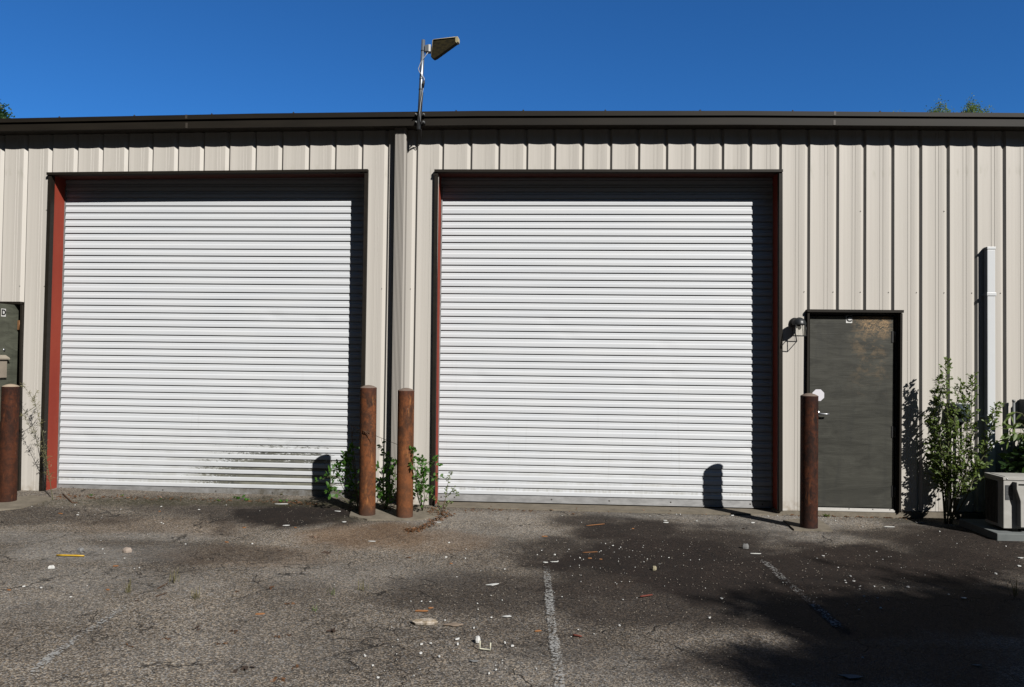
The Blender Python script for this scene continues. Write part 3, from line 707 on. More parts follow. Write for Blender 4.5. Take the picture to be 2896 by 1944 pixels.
# ------------------------------------------------------------------ bollards
def bollard(px, topy, basepx, Y, label, rad=.085, lean=0, mat=M_rust, capm=M_rustcap):
    b = G(px, basepx); b = Vector((B(px, basepx, Y).x, Y, float(gz(B(px, basepx, Y).x, Y))-.01))
    tz = B(px, topy, Y).z; h = tz-b.z
    o = empty('bollard', b, label, 'bollard', 'rusty steel bollards guarding the doors')
    m = MB(); hh = h-.032; prof_ = [(rad*.99, -.15), (rad, 0), (rad, hh*.25), (rad*.998, hh*.5), (rad, hh*.75), (rad, hh-.012), (rad*1.01, hh-.006), (rad*1.01, hh), (rad*.985, hh+.004)]
    m.lathe(prof_, 48, b); ob = m.build('post', mat, o, loc=b)
    m = MB(); m.lathe([(rad*.985, hh+.003), (rad*.9, hh+.010), (rad*.6, hh+.022), (rad*.3, hh+.029), (.0005, hh+.032)], 48, b); m.build('cap', capm, o, loc=b)
    o.rotation_euler = (0, lean, 0)
    return o
bollard(21, 1086, 1432, 8.0, 'dark rusty steel bollard at the far left by the open grey door', rad=.085, mat=M_rust_dark, capm=plain('cap_tan', (.42, .33, .24), .8, 0, .3, 30))
bollard(1038, 1089, 1465, 7.955, 'orange rusty bollard with a scratch, left one of the pair between the roll-up doors', lean=R(-.35))
bollard(1144, 1097, 1467, 7.93, 'rusty bollard dappled by leaf shade, right one of the pair between the roll-up doors', lean=R(-.2))
bollard(2287.5, 1112, 1488, 7.955, 'dark rusty bollard standing in front of the closed grey entry door', mat=M_rust_dark)
# concrete collars round the bollards
def slab(pts, h, name, label, mat=M_concrete):
    g = [G(*p) for p in pts]; m = MB(); k = len(g)
    g2 = []
    for i in range(k):
        a, b = g[i], g[(i+1) % k]
        for t in (0, .25, .5, .75):
            q = a.lerp(b, t); g2.append(Vector((q.x+random.uniform(-.008, .008), q.y+random.uniform(-.008, .008), 0)))
    k = len(g2)
    top = [Vector((q.x, q.y, float(gz(q.x, q.y))+h)) for q in g2]; bot = [q-Vector((0, 0, .1+h)) for q in top]
    m.add(top+bot, [tuple(range(k))]+[(i+k, (i+1) % k+k, (i+1) % k, i) for i in range(k)]); o = m.build(name, mat, recalc=True); tag(o, label, kind='structure'); return o
slab([(2215, 1476), (2248, 1502), (2355, 1505), (2325, 1478), (2300, 1468)], .018, 'concrete_collar', 'small concrete patch round the bollard by the entry door')
slab([(-60, 1420), (-60, 1452), (60, 1440), (150, 1412), (90, 1405)], .015, 'concrete_collar', 'concrete patch at the foot of the far left bollard')
slab([(990, 1462), (1040, 1473), (1180, 1473), (1235, 1462), (1250, 1440), (1160, 1430), (1000, 1432)], .015, 'concrete_collar', 'concrete patch under the pair of bollards')

# ------------------------------------------------------------------ wall lantern
lc = B(2249, 914, WY)
lan = empty('wall_lantern', (lc.x, WY, lc.z), 'small black wall lantern with a glass cage beside the closed grey door', 'wall light')
RX = Matrix.Rotation(R(90), 3, 'X')
m = MB(); m.lathe([(0, .03), (.030, .03), (.05, .018), (.058, .004), (.058, 0)], 32, (lc.x-.006, WY, lc.z), RX)
m.build('back_plate', M_black, lan, loc=lc)
hc = Vector((lc.x+.008, WY-.115, lc.z-.012))
M_lan = plain('lantern_black', (.022, .025, .027), .4)
m = MB(); m.lathe([(.072, -.012), (.072, 0), (.066, .022), (.052, .044), (.030, .060), (.008, .067), (.0005, .068)], 32, hc)
m.lathe([(.070, -.012), (.02, -.011), (.0005, -.011)], 32, hc)
m.tube([(lc.x-.002, WY-.01, lc.z-.005), (lc.x+.004, WY-.05, lc.z+.005), (hc.x, hc.y+.03, hc.z+.015)], .014, 12); m.build('hood', M_lan, lan, loc=hc)
m = MB(); zt2, zb2 = hc.z-.010, hc.z-.132; a0, a1 = .050, .060; rt_ = []
for s, t in ((-1, -1), (1, -1), (1, 1), (-1, 1)):
    m.tube([(hc.x+s*a0, hc.y+t*a0, zt2), (hc.x+s*a1, hc.y+t*a1, zb2)], .0042, 8)
    rt_.append(Vector((hc.x+s*a1, hc.y+t*a1, zb2)))
for i in range(4):
    m.tube([rt_[i], rt_[(i+1) % 4]], .0042, 8)
    u = [Vector((hc.x+s*a0, hc.y+t*a0, zt2-.002)) for s, t in ((-1, -1), (1, -1), (1, 1), (-1, 1))]; m.tube([u[i], u[(i+1) % 4]], .0045, 8)
    mm_ = (rt_[i]+rt_[(i+1) % 4])/2; um = (u[i]+u[(i+1) % 4])/2
m.build('cage', M_lan, lan, loc=hc)
n = N('smoked_glass', .05, 0, .5); n.color((.92, .90, .78)); n.p.inputs['Alpha'].default_value = .10; M_glass = n.m
m = MB()
for i, (s, t, s2, t2) in enumerate(((-1, -1, 1, -1), (1, -1, 1, 1), (1, 1, -1, 1), (-1, 1, -1, -1))):
    m.add([(hc.x+s*a1*.98, hc.y+t*a1*.98, zb2), (hc.x+s2*a1*.98, hc.y+t2*a1*.98, zb2), (hc.x+s2*a0*.98, hc.y+t2*a0*.98, zt2), (hc.x+s*a0*.98, hc.y+t*a0*.98, zt2)], [(0, 1, 2, 3)])
m.build('glass', M_glass, lan, loc=hc)
m = MB(); m.lathe([(.016, -.012), (.016, -.03), (.024, -.035), (.014, -.06), (.002, -.068)], 20, hc); m.build('bulb', plain('socket_grey', (.10, .11, .10), .5), lan, loc=hc)

# ------------------------------------------------------------------ white line-set cover
tp = B(2804, 706, WY-.075); bp = B(2808, 1330, WY-.09)
lsc = empty('pipe_cover', (tp.x, WY, -1.63), 'tall white plastic pipe cover running up the beige wall at the right', 'pipe cover')
M_wplast = plain('white_plastic', (.74, .76, .78), .35, 0, .03)
m = MB(); wd = .0415
zbt = -1.42
m.box(tp.x-wd, tp.x+wd, WY-.072, WY+.002, zbt, tp.z); m.build('duct', M_wplast, lsc, loc=tp, bevel=.006)
m = MB(); m.box(tp.x-wd-.004, tp.x+wd+.005, WY-.077, WY+.001, tp.z+.001, tp.z+.030); m.build('duct_cap', M_wplast, lsc, loc=tp, bevel=.005)
for pyy in (832, 1179):
    z_ = B(2804, pyy, WY-.09).z; m = MB(); m.box(tp.x-wd-.006, tp.x+wd+.009, WY-.078, WY+.001, z_-.018, z_+.018); m.build('coupling', M_wplast, lsc, loc=(tp.x, WY-.05, z_), bevel=.004)
    # small strap tab
m = MB(); z_ = B(2804, 832, WY-.02).z; m.box(tp.x-wd-.03, tp.x-wd-.006, WY-.012, WY-.001, z_-.016, z_-.002); z2 = B(2804, 1177, WY-.02).z; m.box(tp.x-wd-.045, tp.x-wd-.006, WY-.012, WY-.001, z2-.016, z2+.002); each(m, 'strap', M_wplast, lsc)

# ------------------------------------------------------------------ utility box behind the bush, grey conduit at the edge
v = B(2722, 1160, WY-.10)
ub = empty('utility_box', (v.x, WY, v.z), 'dark utility box on the wall behind the tall leafy bush', 'utility box')
M_ub = plain('utility_dark', (.035, .045, .05), .35, .2, .3, 20)
m = MB(); m.box(v.x-.085, v.x+.085, WY-.10, WY-.002, v.z-.13, v.z+.07); m.build('box_body', M_ub, ub, loc=v, bevel=.006)
m = MB(); m.lathe([(.0, .055), (.045, .052), (.062, .035), (.066, 0)], 28, (v.x, WY-.10, v.z), RX); m.build('meter_dome', plain('meter_glass', (.10, .13, .16), .12), ub, loc=v)
m = MB(); m.tube([(v.x-.05, WY-.04, v.z-.13), (v.x-.052, WY-.04, v.z-.45), (v.x-.05, WY-.035, -1.55)], .016, 12); m.tube([(v.x+.01, WY-.04, v.z-.13), (v.x+.012, WY-.05, v.z-.42)], .012, 12); each(m, 'conduit', M_ub, ub)
v = B(2867, 1131, WY-.05); cd = empty('vent_pipe', (v.x, WY, -1.6), 'slim grey pipe rising against the wall at the right edge', 'pipe')
m = MB(); m.tube([(v.x, WY-.05, -1.58), (v.x, WY-.05, v.z-.02)], .013, 14); m.build('pipe', plain('pvc_grey', (.20, .21, .21), .5), cd)
m = MB(); m.tube([(v.x, WY-.05, v.z-.025), (v.x, WY-.05, v.z)], .016, 14); m.build('pipe_cap', plain('pvc_grey_cap', (.22, .23, .23), .5), cd)
v = B(2930, 1160, WY-.08); eb = empty('switch_box', (v.x, WY, v.z), 'grey electrical switch box half hidden by big leaves at the right edge', 'electrical box')
m = MB(); m.box(v.x-.13, v.x+.10, WY-.10, WY-.002, v.z-.11, v.z+.11); m.build('box_body', plain('box_grey', (.16, .17, .18), .5), eb, loc=v, bevel=.005)

# ------------------------------------------------------------------ outdoor unit on its pad
fx = B(2838, 1495, 7.72); AX, AYf, AYb = fx.x, 7.72, 8.04; az0 = fx.z; az1 = B(2838, 1350, 7.72).z; AW = .82
padc = Vector((AX+.36, 7.62, -1.63))
n = N('unit_paint', .5, 0, .4); P = n.pos(); c = n.mix(n.rng(n.noise(n.scale(P, (1, 1, 2)), 7, 5), .3, .7), (.42, .41, .38), (.52, .51, .48))
c = n.mix(n.rng(n.noise(n.scale(P, (3, 3, 1)), 9, 5), .64, .78, 0, .5), c, (.24, .18, .12)); n.color(c); M_unit = n.m
M_fin = plain('unit_grille', (.045, .045, .04), .6, .2)
pl0 = G(2820, 1530); 
m = MB(); m.box(pl0.x, pl0.x+1.1, pl0.y, WY-.32, -1.75, -1.56); pd = m.build('equipment_pad', M_pad, bevel=.008, loc=(pl0.x+.55, pl0.y+.4, -1.63)); tag(pd, 'low grey concrete pad under the outdoor air conditioner', 'pad')
ac = empty('air_conditioner', (AX+AW/2, (AYf+AYb)/2, -1.56), 'cream outdoor air conditioner on a grey concrete pad at the right edge', 'air conditioner')
m = MB(); m.box(AX, AX+AW, AYf, AYb, az0, az1-.022); body = m.build('cabinet', M_unit, ac, loc=(AX, AYf, az0), bevel=.006)
m = MB(); m.box(AX-.006, AX+AW+.006, AYf-.008, AYb+.006, az1-.026, az1); m.box(AX+.03, AX+AW-.03, AYf+.03, AYb-.03, az1, az1+.004)
lid = m.build('lid', M_unit, ac, loc=(AX, AYf, az1), bevel=.006)
m = MB(); m.lathe([(0, .004), (.006, .003), (.007, 0)], 10, (AX+.028, AYf-.008, az1-.014), RX); m.build('screw', M_steel, lid)
# side coil grille (left face)
m = MB(); gy0, gy1, gz0, gz1 = AYf+.10, AYb-.02, az0+.03, az1-.05
m.box(AX-.002, AX+.001, gy0, gy1, gz0, gz1); k = 30
gm = m.build('coil', plain('coil_black', (.01, .01, .01), .7), ac)
m = MB()
for i in range(k):
    z_ = gz0+(gz1-gz0)*(i+.5)/k; m.box(AX-.007, AX-.002, gy0, gy1, z_-.0016, z_+.0016)
for i in range(9):
    y_ = gy0+(gy1-gy0)*i/8; m.box(AX-.008, AX-.003, y_-.0016, y_+.0016, gz0, gz1)
m.build('side_grille', M_fin, ac)
# front: recess column, plate, service cover
m = MB(); m.box(AX+.016, AX+.085, AYf-.003, AYf-.0003, az1-.215, az1-.075); m.build('rating_plate', plain('rating_plate', (.07, .075, .08), .5, 0, .5, 60), ac)
m = MB()
for i in range(7): m.box(AX+.022, AX+.075-.012*(i % 3), AYf-.0042, AYf-.003, az1-.098-.015*i, az1-.094-.015*i)
m.build('plate_lines', plain('print_grey', (.16, .16, .16), .5), ac)
m = MB(); cx0 = AX+.088; hh = az1-az0
poly = [(cx0, -.040), (cx0, -.105), (cx0+.035, -.215), (cx0+.037, -.47*1.0), (cx0+.14, -.47), (cx0+.14, -.040)]
zz0 = az1
pf = [(a, AYf-.062, zz0+max(b, -(hh-.025))) for a, b in poly]
pb_ = [(a-.006, AYf, v_[2]) for (a, b), v_ in zip(poly, pf)]
m.add(pf+pb_, [tuple(range(6)), tuple(range(11, 5, -1))]+[(i, i+6, (i+1) % 6+6, (i+1) % 6) for i in range(6)])
cov = m.build('service_cover', M_unit, ac, recalc=True, bevel=.004)
m = MB(); m.box(cx0+.016, cx0+.11, AYf-.0635, AYf-.060, az1-.068, az1-.052); m.build('hand_slot', M_black, cov)
fc = Vector((AX+.52, AYf-.002, (az0+az1)/2)); m = MB()
for r_ in np.arange(.03, .20, .018): 
    pts = [(fc.x+r_*math.cos(a), AYf-.018, fc.z+r_*math.sin(a)) for a in np.linspace(0, 2*math.pi, 37)]; m.tube(pts, .0022, 6, cap=False)
for k in range(8):
    a = k*math.pi/4; m.tube([(fc.x, AYf-.016, fc.z), (fc.x+.2*math.cos(a), AYf-.01, fc.z+.2*math.sin(a))], .0025, 6)
m.build('fan_grille', M_fin, ac)
m = MB(); m.lathe([(.2, .001), (0.001, .001)], 36, (fc.x, AYf-.0008, fc.z), RX); m.build('fan_opening', M_black, ac)
m = MB()
for xx in (AX+.08, AX+AW-.14): m.box(xx, xx+.06, AYf+.01, AYb-.01, -1.56, az0+.002)
each(m, 'foot', M_black, ac)

# ------------------------------------------------------------------ plants
def leafmat(name, a, b, tr=.25):
    n = N(name, .5, 0, .35); f = n.noise(n.pos(), 28, 2); c = n.mix(n.rng(f, .3, .7), a, b); n.color(c)
    tl_ = n.node('ShaderNodeBsdfTranslucent'); n.link(n.mix(.5, c, (b[0]*2, b[1]*2, b[2]*1.2)), tl_.inputs[0])
    mx_ = n.node('ShaderNodeMixShader'); mx_.inputs[0].default_value = tr; n.link(n.p.outputs[0], mx_.inputs[1]); n.link(tl_.outputs[0], mx_.inputs[2])
    n.link(mx_.outputs[0], n.t.nodes['Material Output'].inputs[0]); return n.m
L_bright = leafmat('leaf_bright', (.05, .16, .022), (.10, .26, .035)); L_mid = leafmat('leaf_mid', (.085, .14, .03), (.19, .26, .075), .3)
L_weed = leafmat('leaf_weed', (.035, .10, .016), (.085, .20, .03), .3); L_dark = leafmat('leaf_dark', (.018, .05, .014), (.045, .095, .022)); L_dry = leafmat('leaf_dry', (.13, .12, .05), (.22, .2, .09), .15)
M_stem = plain('stem_green', (.10, .10, .045), .7); M_twig = plain('twig_brown', (.10, .055, .03), .8); M_deadl = leafmat('leaf_dead', (.10, .045, .02), (.20, .10, .045), .1)
def leaf(m, p, d, L, W, nrm, curl=.15):
    d = d.normalized(); s = d.cross(nrm)
    if s.length < .05: s = d.cross(Vector((.3, .8, .5)))
    s.normalize(); u = s.cross(d)
    a = p; b = p+d*L*.3+s*W*.42-u*L*.02; c = p+d*L*.66+s*W*.40-u*L*curl*.5; t = p+d*L-u*L*curl
    b2 = p+d*L*.3-s*W*.42-u*L*.02; c2 = p+d*L*.66-s*W*.40-u*L*curl*.5; m1 = p+d*L*.3+u*W*-.12; m2 = p+d*L*.66-u*(L*curl*.5+W*.12)
    m.add([a, b, c, t, c2, b2, m1, m2], [(0, 6, 1), (6, 7, 2, 1), (7, 3, 2), (0, 5, 6), (5, 4, 7, 6), (4, 3, 7)], True)
def rv(s=1): return Vector((random.gauss(0, s), random.gauss(0, s), random.gauss(0, s)))
def smooth_path(pts, n=14):
    pts = [Vector(p) for p in pts]; out = []
    for k in range(n+1):
        t = k/n*(len(pts)-1); i = min(int(t), len(pts)-2); f = t-i
        p0 = pts[max(i-1, 0)]; p1 = pts[i]; p2 = pts[i+1]; p3 = pts[min(i+2, len(pts)-1)]
        out.append(.5*((2*p1)+(p2-p0)*f+(2*p0-5*p1+4*p2-p3)*f*f+(3*p1-p0-3*p2+p3)*f**3))
    return out
def branchy(ms, ml, path, r0, L, W, dens, start=.1, side=.12, sub=True, up_=.3, jit=.5, sublen=5):
    P_ = smooth_path(path, max(8, int(len(path)*5))); n_ = len(P_)
    ms.tube(P_, [r0*(1-.75*i/(n_-1)) for i in range(n_)], 6)
    tot = sum((P_[i+1]-P_[i]).length for i in range(n_-1)); cnt = int(tot*dens)
    for k in range(cnt):
        t = start+(1-start)*random.random(); i = min(int(t*(n_-1)), n_-2); p = P_[i].lerp(P_[i+1], t*(n_-1)-i); dr = (P_[i+1]-P_[i]).normalized()
        o = rv(1); o = (o-dr*o.dot(dr)).normalized(); d = (o+Vector((0, 0, up_))+dr*.4).normalized()
        if sub:
            ln = side*(1.15-t*.8)*random.uniform(.4, 1.1); q = p+d*ln+Vector((0, 0, ln*.15)); ms.tube([p, p.lerp(q, .5)+rv(ln*.05), q], [r0*.35, r0*.25, r0*.12], 5, cap=False)
            for j in range(sublen):
                f = (j+1)/sublen; pp_ = p.lerp(q, f); dd_ = (d+rv(jit)).normalized(); leaf(ml, pp_, dd_, L*random.uniform(.6, 1.15), W*random.uniform(.7, 1.1), (SUN+rv(.6)+Vector((0, 0, .5))).normalized(), random.uniform(0, .35))
        else:
            leaf(ml, p, (d+rv(jit*.4)).normalized(), L*random.uniform(.6, 1.15), W*random.uniform(.7, 1.1), (SUN+rv(.6)+Vector((0, 0, .5))).normalized(), random.uniform(0, .35))
def plant(name, base, label, cat, paths, leafm, stemm, r0, L, W, dens, group=None, **kw):
    o = empty(name, base, label, cat, group); ms, ml = MB(), MB()
    for p in paths: branchy(ms, ml, p, r0, L, W, dens, **kw)
    ms.build('stem', stemm, o, loc=base); 
    if ml.v: ml.build('foliage', leafm, o, loc=base)
    return o
# tall bush against the wall at the right
def pw(lst): return [B(a, b, Y) for a, b, Y in lst]
random.seed(11)
bb = Vector((B(2680, 1460, 8.40).x, 8.40, -1.63))
base = lambda dx=0, dy=0: (bb.x+dx, bb.y+dy, -1.63)
paths = [[base(), B(2680, 1380, 8.40), B(2682, 1250, 8.38), B(2678, 1130, 8.36), B(2674, 1018, 8.36)],
         [base(.02), B(2700, 1360, 8.36), B(2712, 1270, 8.34), B(2700, 1180, 8.34), B(2718, 1080, 8.34)],
         [base(.03), B(2720, 1380, 8.34), B(2744, 1260, 8.37), B(2747, 1150, 8.37), B(2752, 1062, 8.37)],
         [base(-.02), B(2672, 1370, 8.42), B(2662, 1290, 8.42), B(2655, 1190, 8.42), B(2655, 1065, 8.44)],
         [base(.03), B(2735, 1400, 8.28), B(2765, 1320, 8.24), B(2790, 1270, 8.24), B(2805, 1200, 8.29), B(2822, 1145, 8.29)],
         [base(-.01), B(2690, 1400, 8.40), B(2672, 1300, 8.42), B(2640, 1200, 8.44), B(2644, 1110, 8.46)],
         [base(-.03), B(2668, 1400, 8.46), B(2646, 1345, 8.50), B(2632, 1305, 8.52), B(2628, 1290, 8.53)],
         [base(-.03), B(2660, 1350, 8.48), B(2632, 1260, 8.48), B(2622, 1180, 8.50)],
         [base(.03), B(2715, 1350, 8.39), B(2735, 1230, 8.40), B(2728, 1120, 8.40)],
         [base(.04), B(2720, 1360, 8.24), B(2745, 1330, 8.19), B(2775, 1312, 8.14)]]
plant('leafy_bush', Vector(base()), 'tall thin leafy bush growing against the beige wall beside the grey door', 'bush', paths, L_mid, M_stem, .0065, .036, .025, 56, side=.14, start=.2, sublen=5)
# large-leaved shrub at the right edge
random.seed(5)
rb = Vector((B(2960, 1460, 8.35).x, 8.35, -1.63)); ms, ml = MB(), MB()
o = empty('broadleaf_shrub', rb, 'broad-leaved green shrub behind the air conditioner at the right edge', 'shrub')
for k in range(9):
    tgt = B(random.uniform(2885, 3060), random.uniform(1095, 1270), random.uniform(8.1, 8.4)); mid_ = rb.lerp(tgt, .55)+Vector((0, 0, .22)); pth = smooth_path([rb, mid_, tgt], 10); ms.tube(pth, [.009*(1-.07*i) for i in range(11)], 6)
    for j in range(5, 11):
        for s in range(3):
            d = Vector((random.gauss(0, 1), random.gauss(-.2, 1), -.35+random.gauss(0, .3))).normalized(); leaf(ml, pth[j], d, random.uniform(.09, .16), random.uniform(.03, .05), (SUN+rv(.35)+Vector((0, 0, .5))).normalized(), .35)
for (a, b) in ((2835, 1195), (2850, 1225), (2840, 1250)):
    tgt = B(a, b, 8.15); pth = smooth_path([rb+Vector((0, 0, .7)), B(2890, b-25, 8.1), tgt], 8); ms.tube(pth, [.007*(1-.09*i) for i in range(9)], 6)
    for j in range(2, 9):
        for s in range(2): leaf(ml, pth[j], Vector((random.gauss(-.3, .7), random.gauss(-.2, .7), random.gauss(-.3, .4))).normalized(), random.uniform(.07, .12), random.uniform(.025, .04), (SUN+rv(.3)+Vector((0, 0, .5))).normalized(), .3)
mlb = ml; ml = MB(); cc = Vector((B(3060, 1200, 8.3).x, 8.33, -1.12))
for k in range(4200):
    d = rv(1).normalized()*random.random()**.4; p = cc+Vector((d.x*.80, d.y*.27, d.z*.62+.05*math.sin(d.x*9)))
    leaf(ml, p, rv(1).normalized(), random.uniform(.07, .13), random.uniform(.035, .055), (SUN+rv(.6)).normalized(), .3)
for k in range(26):
    tgt = cc+Vector((random.uniform(-.6, .6), random.uniform(-.2, .2), random.uniform(-.1, .5))); ms.tube(smooth_path([rb+Vector((random.gauss(0, .1), 0, 0)), rb.lerp(tgt, .5)+rv(.05), tgt], 6), .006, 6)
ms.build('stem', M_stem, o, loc=rb); mlb.build('foliage', L_mid, o, loc=rb); ml.build('inner_foliage', L_dark, o, loc=rb)  # inner leaves coloured darker to stand in for shade
# shrubs among the pair of bollards
random.seed(21)
b1 = G(1015, 1452); 
pl1 = [[b1, B(985, 1380, 8.25), B(955, 1350, 8.2), B(925, 1350, 8.1), B(893, 1366, 8.05)], [b1, B(990, 1340, 8.3), B(985, 1290, 8.3), B(1000, 1265, 8.3)],
       [b1, B(975, 1390, 8.2), B(950, 1330, 8.25), B(960, 1305, 8.25)], [b1, B(1000, 1370, 8.2), B(970, 1310, 8.2), B(978, 1290, 8.2)], [b1, B(960, 1400, 8.15), B(930, 1390, 8.1), B(940, 1375, 8.1)],
       [b1, B(1010, 1400, 8.3), B(1005, 1330, 8.35), B(990, 1300, 8.4)]]
plant('broad_weed', b1, 'bright green leafy weed clump left of the pair of rusty bollards', 'weed', pl1, L_weed, M_stem, .005, .054, .036, 25, side=.10, start=.22, sublen=3)
b2 = G(1090, 1445)
pl2 = [[b2, B(1085, 1380, 8.25), B(1080, 1330, 8.2), B(1065, 1325, 8.0)], [b2, B(1095, 1350, 8.3), B(1100, 1320, 8.3), B(1090, 1290, 8.3), B(1078, 1240, 8.4)],
       [b2, B(1070, 1400, 8.2), B(1072, 1390, 8.1), B(1066, 1400, 8.0)], [b2, B(1110, 1370, 8.35), B(1120, 1320, 8.4), B(1112, 1310, 8.4)], [b2, B(1085, 1420, 8.25), B(1080, 1360, 8.45)], [b2, B(1105, 1400, 8.2), B(1100, 1345, 8.2)]]
plant('broad_weed', b2, 'green leafy weed growing in the gap between the two bollards', 'weed', pl2, L_weed, M_stem, .005, .054, .036, 28, side=.10, start=.12, sublen=3)
b3 = G(1195, 1448)
pl3 = [[b3, B(1180, 1390, 8.25), B(1175, 1330, 8.1), B(1165, 1290, 7.9), B(1160, 1275, 7.85)], [b3, B(1190, 1370, 8.2), B(1200, 1320, 8.15), B(1225, 1305, 8.15), B(1240, 1352, 8.1)],
       [b3, B(1200, 1400, 8.2), B(1190, 1350, 8.1), B(1205, 1340, 8.1), B(1232, 1358, 8.1)], [b3, B(1180, 1400, 8.1), B(1175, 1350, 7.95), B(1168, 1310, 7.85)], [b3, B(1200, 1420, 8.15), B(1215, 1385, 8.15), B(1222, 1400, 8.1)],
       [b3, B(1185, 1380, 8.3), B(1190, 1330, 8.3), B(1192, 1300, 8.3)], [b3, B(1190, 1400, 8.1), B(1195, 1380, 8.05), B(1205, 1392, 8.0)]]
plant('broad_weed', b3, 'green leafy weed right of the pair of rusty bollards', 'weed', pl3, L_weed, M_stem, .0045, .048, .032, 27, side=.09, start=.2, sublen=3)
# dry bare twigs and a vine
vt = empty('dead_twigs', b1, 'bare brown dead twigs arching past the left bollard of the pair', 'twigs'); ms = MB()
for pth in ([b1, B(1000, 1320, 8.35), B(994, 1220, 8.35), B(992, 1198, 8.35)], [b1, B(1003, 1300, 8.3), B(996, 1240, 8.3), B(1000, 1210, 8.3)],
            [B(993, 1205, 8.35), B(1020, 1218, 8.0), B(1040, 1222, 7.84), B(1068, 1235, 8.1), B(1110, 1252, 8.2), B(1145, 1266, 8.0)],
            [B(1010, 1216, 8.2), B(1026, 1218, 7.88), B(1040, 1228, 7.85), B(1050, 1245, 7.86), B(1053, 1252, 7.86)]):
    q = smooth_path(pth, 16); ms.tube(q, [.0045*(1-.04*i) for i in range(17)], 6)
ms.build('twig', M_twig, vt, loc=b1)
# slim sprig at the foot of the right door
random.seed(3); b4 = G(1250, 1458)
plant('slim_weed', b4, 'thin small-leaved weed sprouting at the left foot of the right roll-up door', 'weed', [[b4, B(1262, 1400, 8.4), B(1268, 1360, 8.4), B(1275, 1335, 8.4)], [b4, B(1260, 1410, 8.4), B(1285, 1385, 8.35), B(1296, 1405, 8.3)],
      [b4, B(1240, 1430, 8.3), B(1225, 1400, 8.3)], [b4, B(1262, 1430, 8.3), B(1275, 1420, 8.25)]], L_mid, M_twig, .0028, .024, .016, 40, side=.045, start=.3, sublen=3)
# tall dry weeds at the left
random.seed(8); b5 = G(150, 1415)
plant('dry_weed', b5, 'tall spindly half-dry weed leaning left in front of the red jamb', 'weed', [[b5, B(138, 1340, 8.4), B(122, 1240, 8.4), B(105, 1160, 8.4), B(92, 1128, 8.4), B(62, 1085, 8.4)],
      [b5, B(135, 1330, 8.4), B(115, 1270, 8.4), B(88, 1215, 8.4), B(68, 1178, 8.4)], [B(100, 1150, 8.4), B(78, 1165, 8.4), B(60, 1180, 8.4)], [B(96, 1135, 8.4), B(100, 1115, 8.4), B(106, 1108, 8.4)]],
      L_dry, M_stem, .0035, .030, .006, 75, side=.05, start=.15, sublen=2, jit=.7)
def tuft(px, py, h, nb, mat, label, grp='small weeds rooted in the asphalt', W=.004, name='grass_tuft'):
    b = G(px, py); o = empty(name, b, label, 'weed', grp); m = MB()
    for k in range(nb):
        a = random.uniform(0, 6.28); ln = h*random.uniform(.5, 1.1); d = Vector((math.cos(a)*.5, math.sin(a)*.5, 1)).normalized(); p0 = b+Vector((random.gauss(0, .012), random.gauss(0, .012), -.005))
        leaf(m, p0, d, ln, W, Vector((math.cos(a), math.sin(a), .3)), random.uniform(.1, .4))
    m.build('blades', mat, o, loc=b); return o
def lowweed(px, py, sz, nb, label, mat=L_bright):
    b = G(px, py); o = empty('low_weed', b, label, 'weed', 'small weeds rooted in the asphalt'); m = MB()
    for k in range(nb):
        a = random.uniform(0, 6.28); d = Vector((math.cos(a), math.sin(a), random.uniform(.1, 1.3))).normalized(); leaf(m, b+Vector((random.gauss(0, sz*.4), random.gauss(0, sz*.15), random.uniform(0, sz*.4))), d, sz*random.uniform(.5, 1), sz*.4, Vector((0, 0, 1))+rv(.3), .3)
    m.build('foliage', mat, o, loc=b); return o
tuft(490, 1650, .13, 16, L_dry, 'wispy pale grass tuft beside a dark twig on the asphalt')
tuft(362, 1678, .11, 14, L_dry, 'short yellowish grass tuft left of the wispy one')
tuft(553, 1696, .10, 12, L_dry, 'small dry grass tuft right of the wispy one')
tuft(1027, 1672, .10, 12, L_dry, 'dry grass tuft in a crack in front of the bollard pair')
tuft(938, 1683, .07, 9, L_mid, 'tiny green grass tuft left of the crack tuft')
tuft(2870, 1690, .17, 14, L_dry, 'yellow upright grass tuft at the right edge of the yard')
tuft(890, 1730, .06, 8, L_mid, 'tiny green sprout on the asphalt left of the concrete chunk')
lowweed(256, 1402, .035, 12, 'small green weed near the left end of the left roll-up door')
lowweed(345, 1404, .025, 8, 'tiny green weed along the left roll-up door')
lowweed(672, 1412, .060, 14, 'broad-bladed green weed in front of the left roll-up door')
lowweed(700, 1416, .050, 12, 'green weed right beside the broad-bladed one')
lowweed(800, 1421, .045, 12, 'green weed near the bollard shadow on the left door')
lowweed(830, 1420, .035, 10, 'small weed between the door and the bollard pair', L_dry)
lowweed(785, 1400, .050, 10, 'yellow-green weed leaning on the bottom bar of the left door', L_dry)
lowweed(455, 1412, .022, 8, 'very small weed at the middle of the left door')
lowweed(618, 1418, .03, 12, 'weedy stem left of the broad-bladed weed', L_mid)
lowweed(2335, 1462, .045, 24, 'low green weed at the threshold of the grey door', L_mid)
lowweed(2405, 1458, .028, 12, 'tiny weed under the middle of the grey door threshold', L_bright)
lowweed(2524, 1461, .045, 22, 'green weed at the right foot of the grey door frame', L_mid)
lowweed(1950, 1444, .03, 14, 'tiny weed along the right roll-up door near the bollard shadow', L_dark)
lowweed(1768, 1440, .02, 6, 'minute sprout at the middle of the right roll-up door', L_bright)
lowweed(1623, 1456, .03, 8, 'dry sprig in the crack before the right roll-up door', M_deadl)

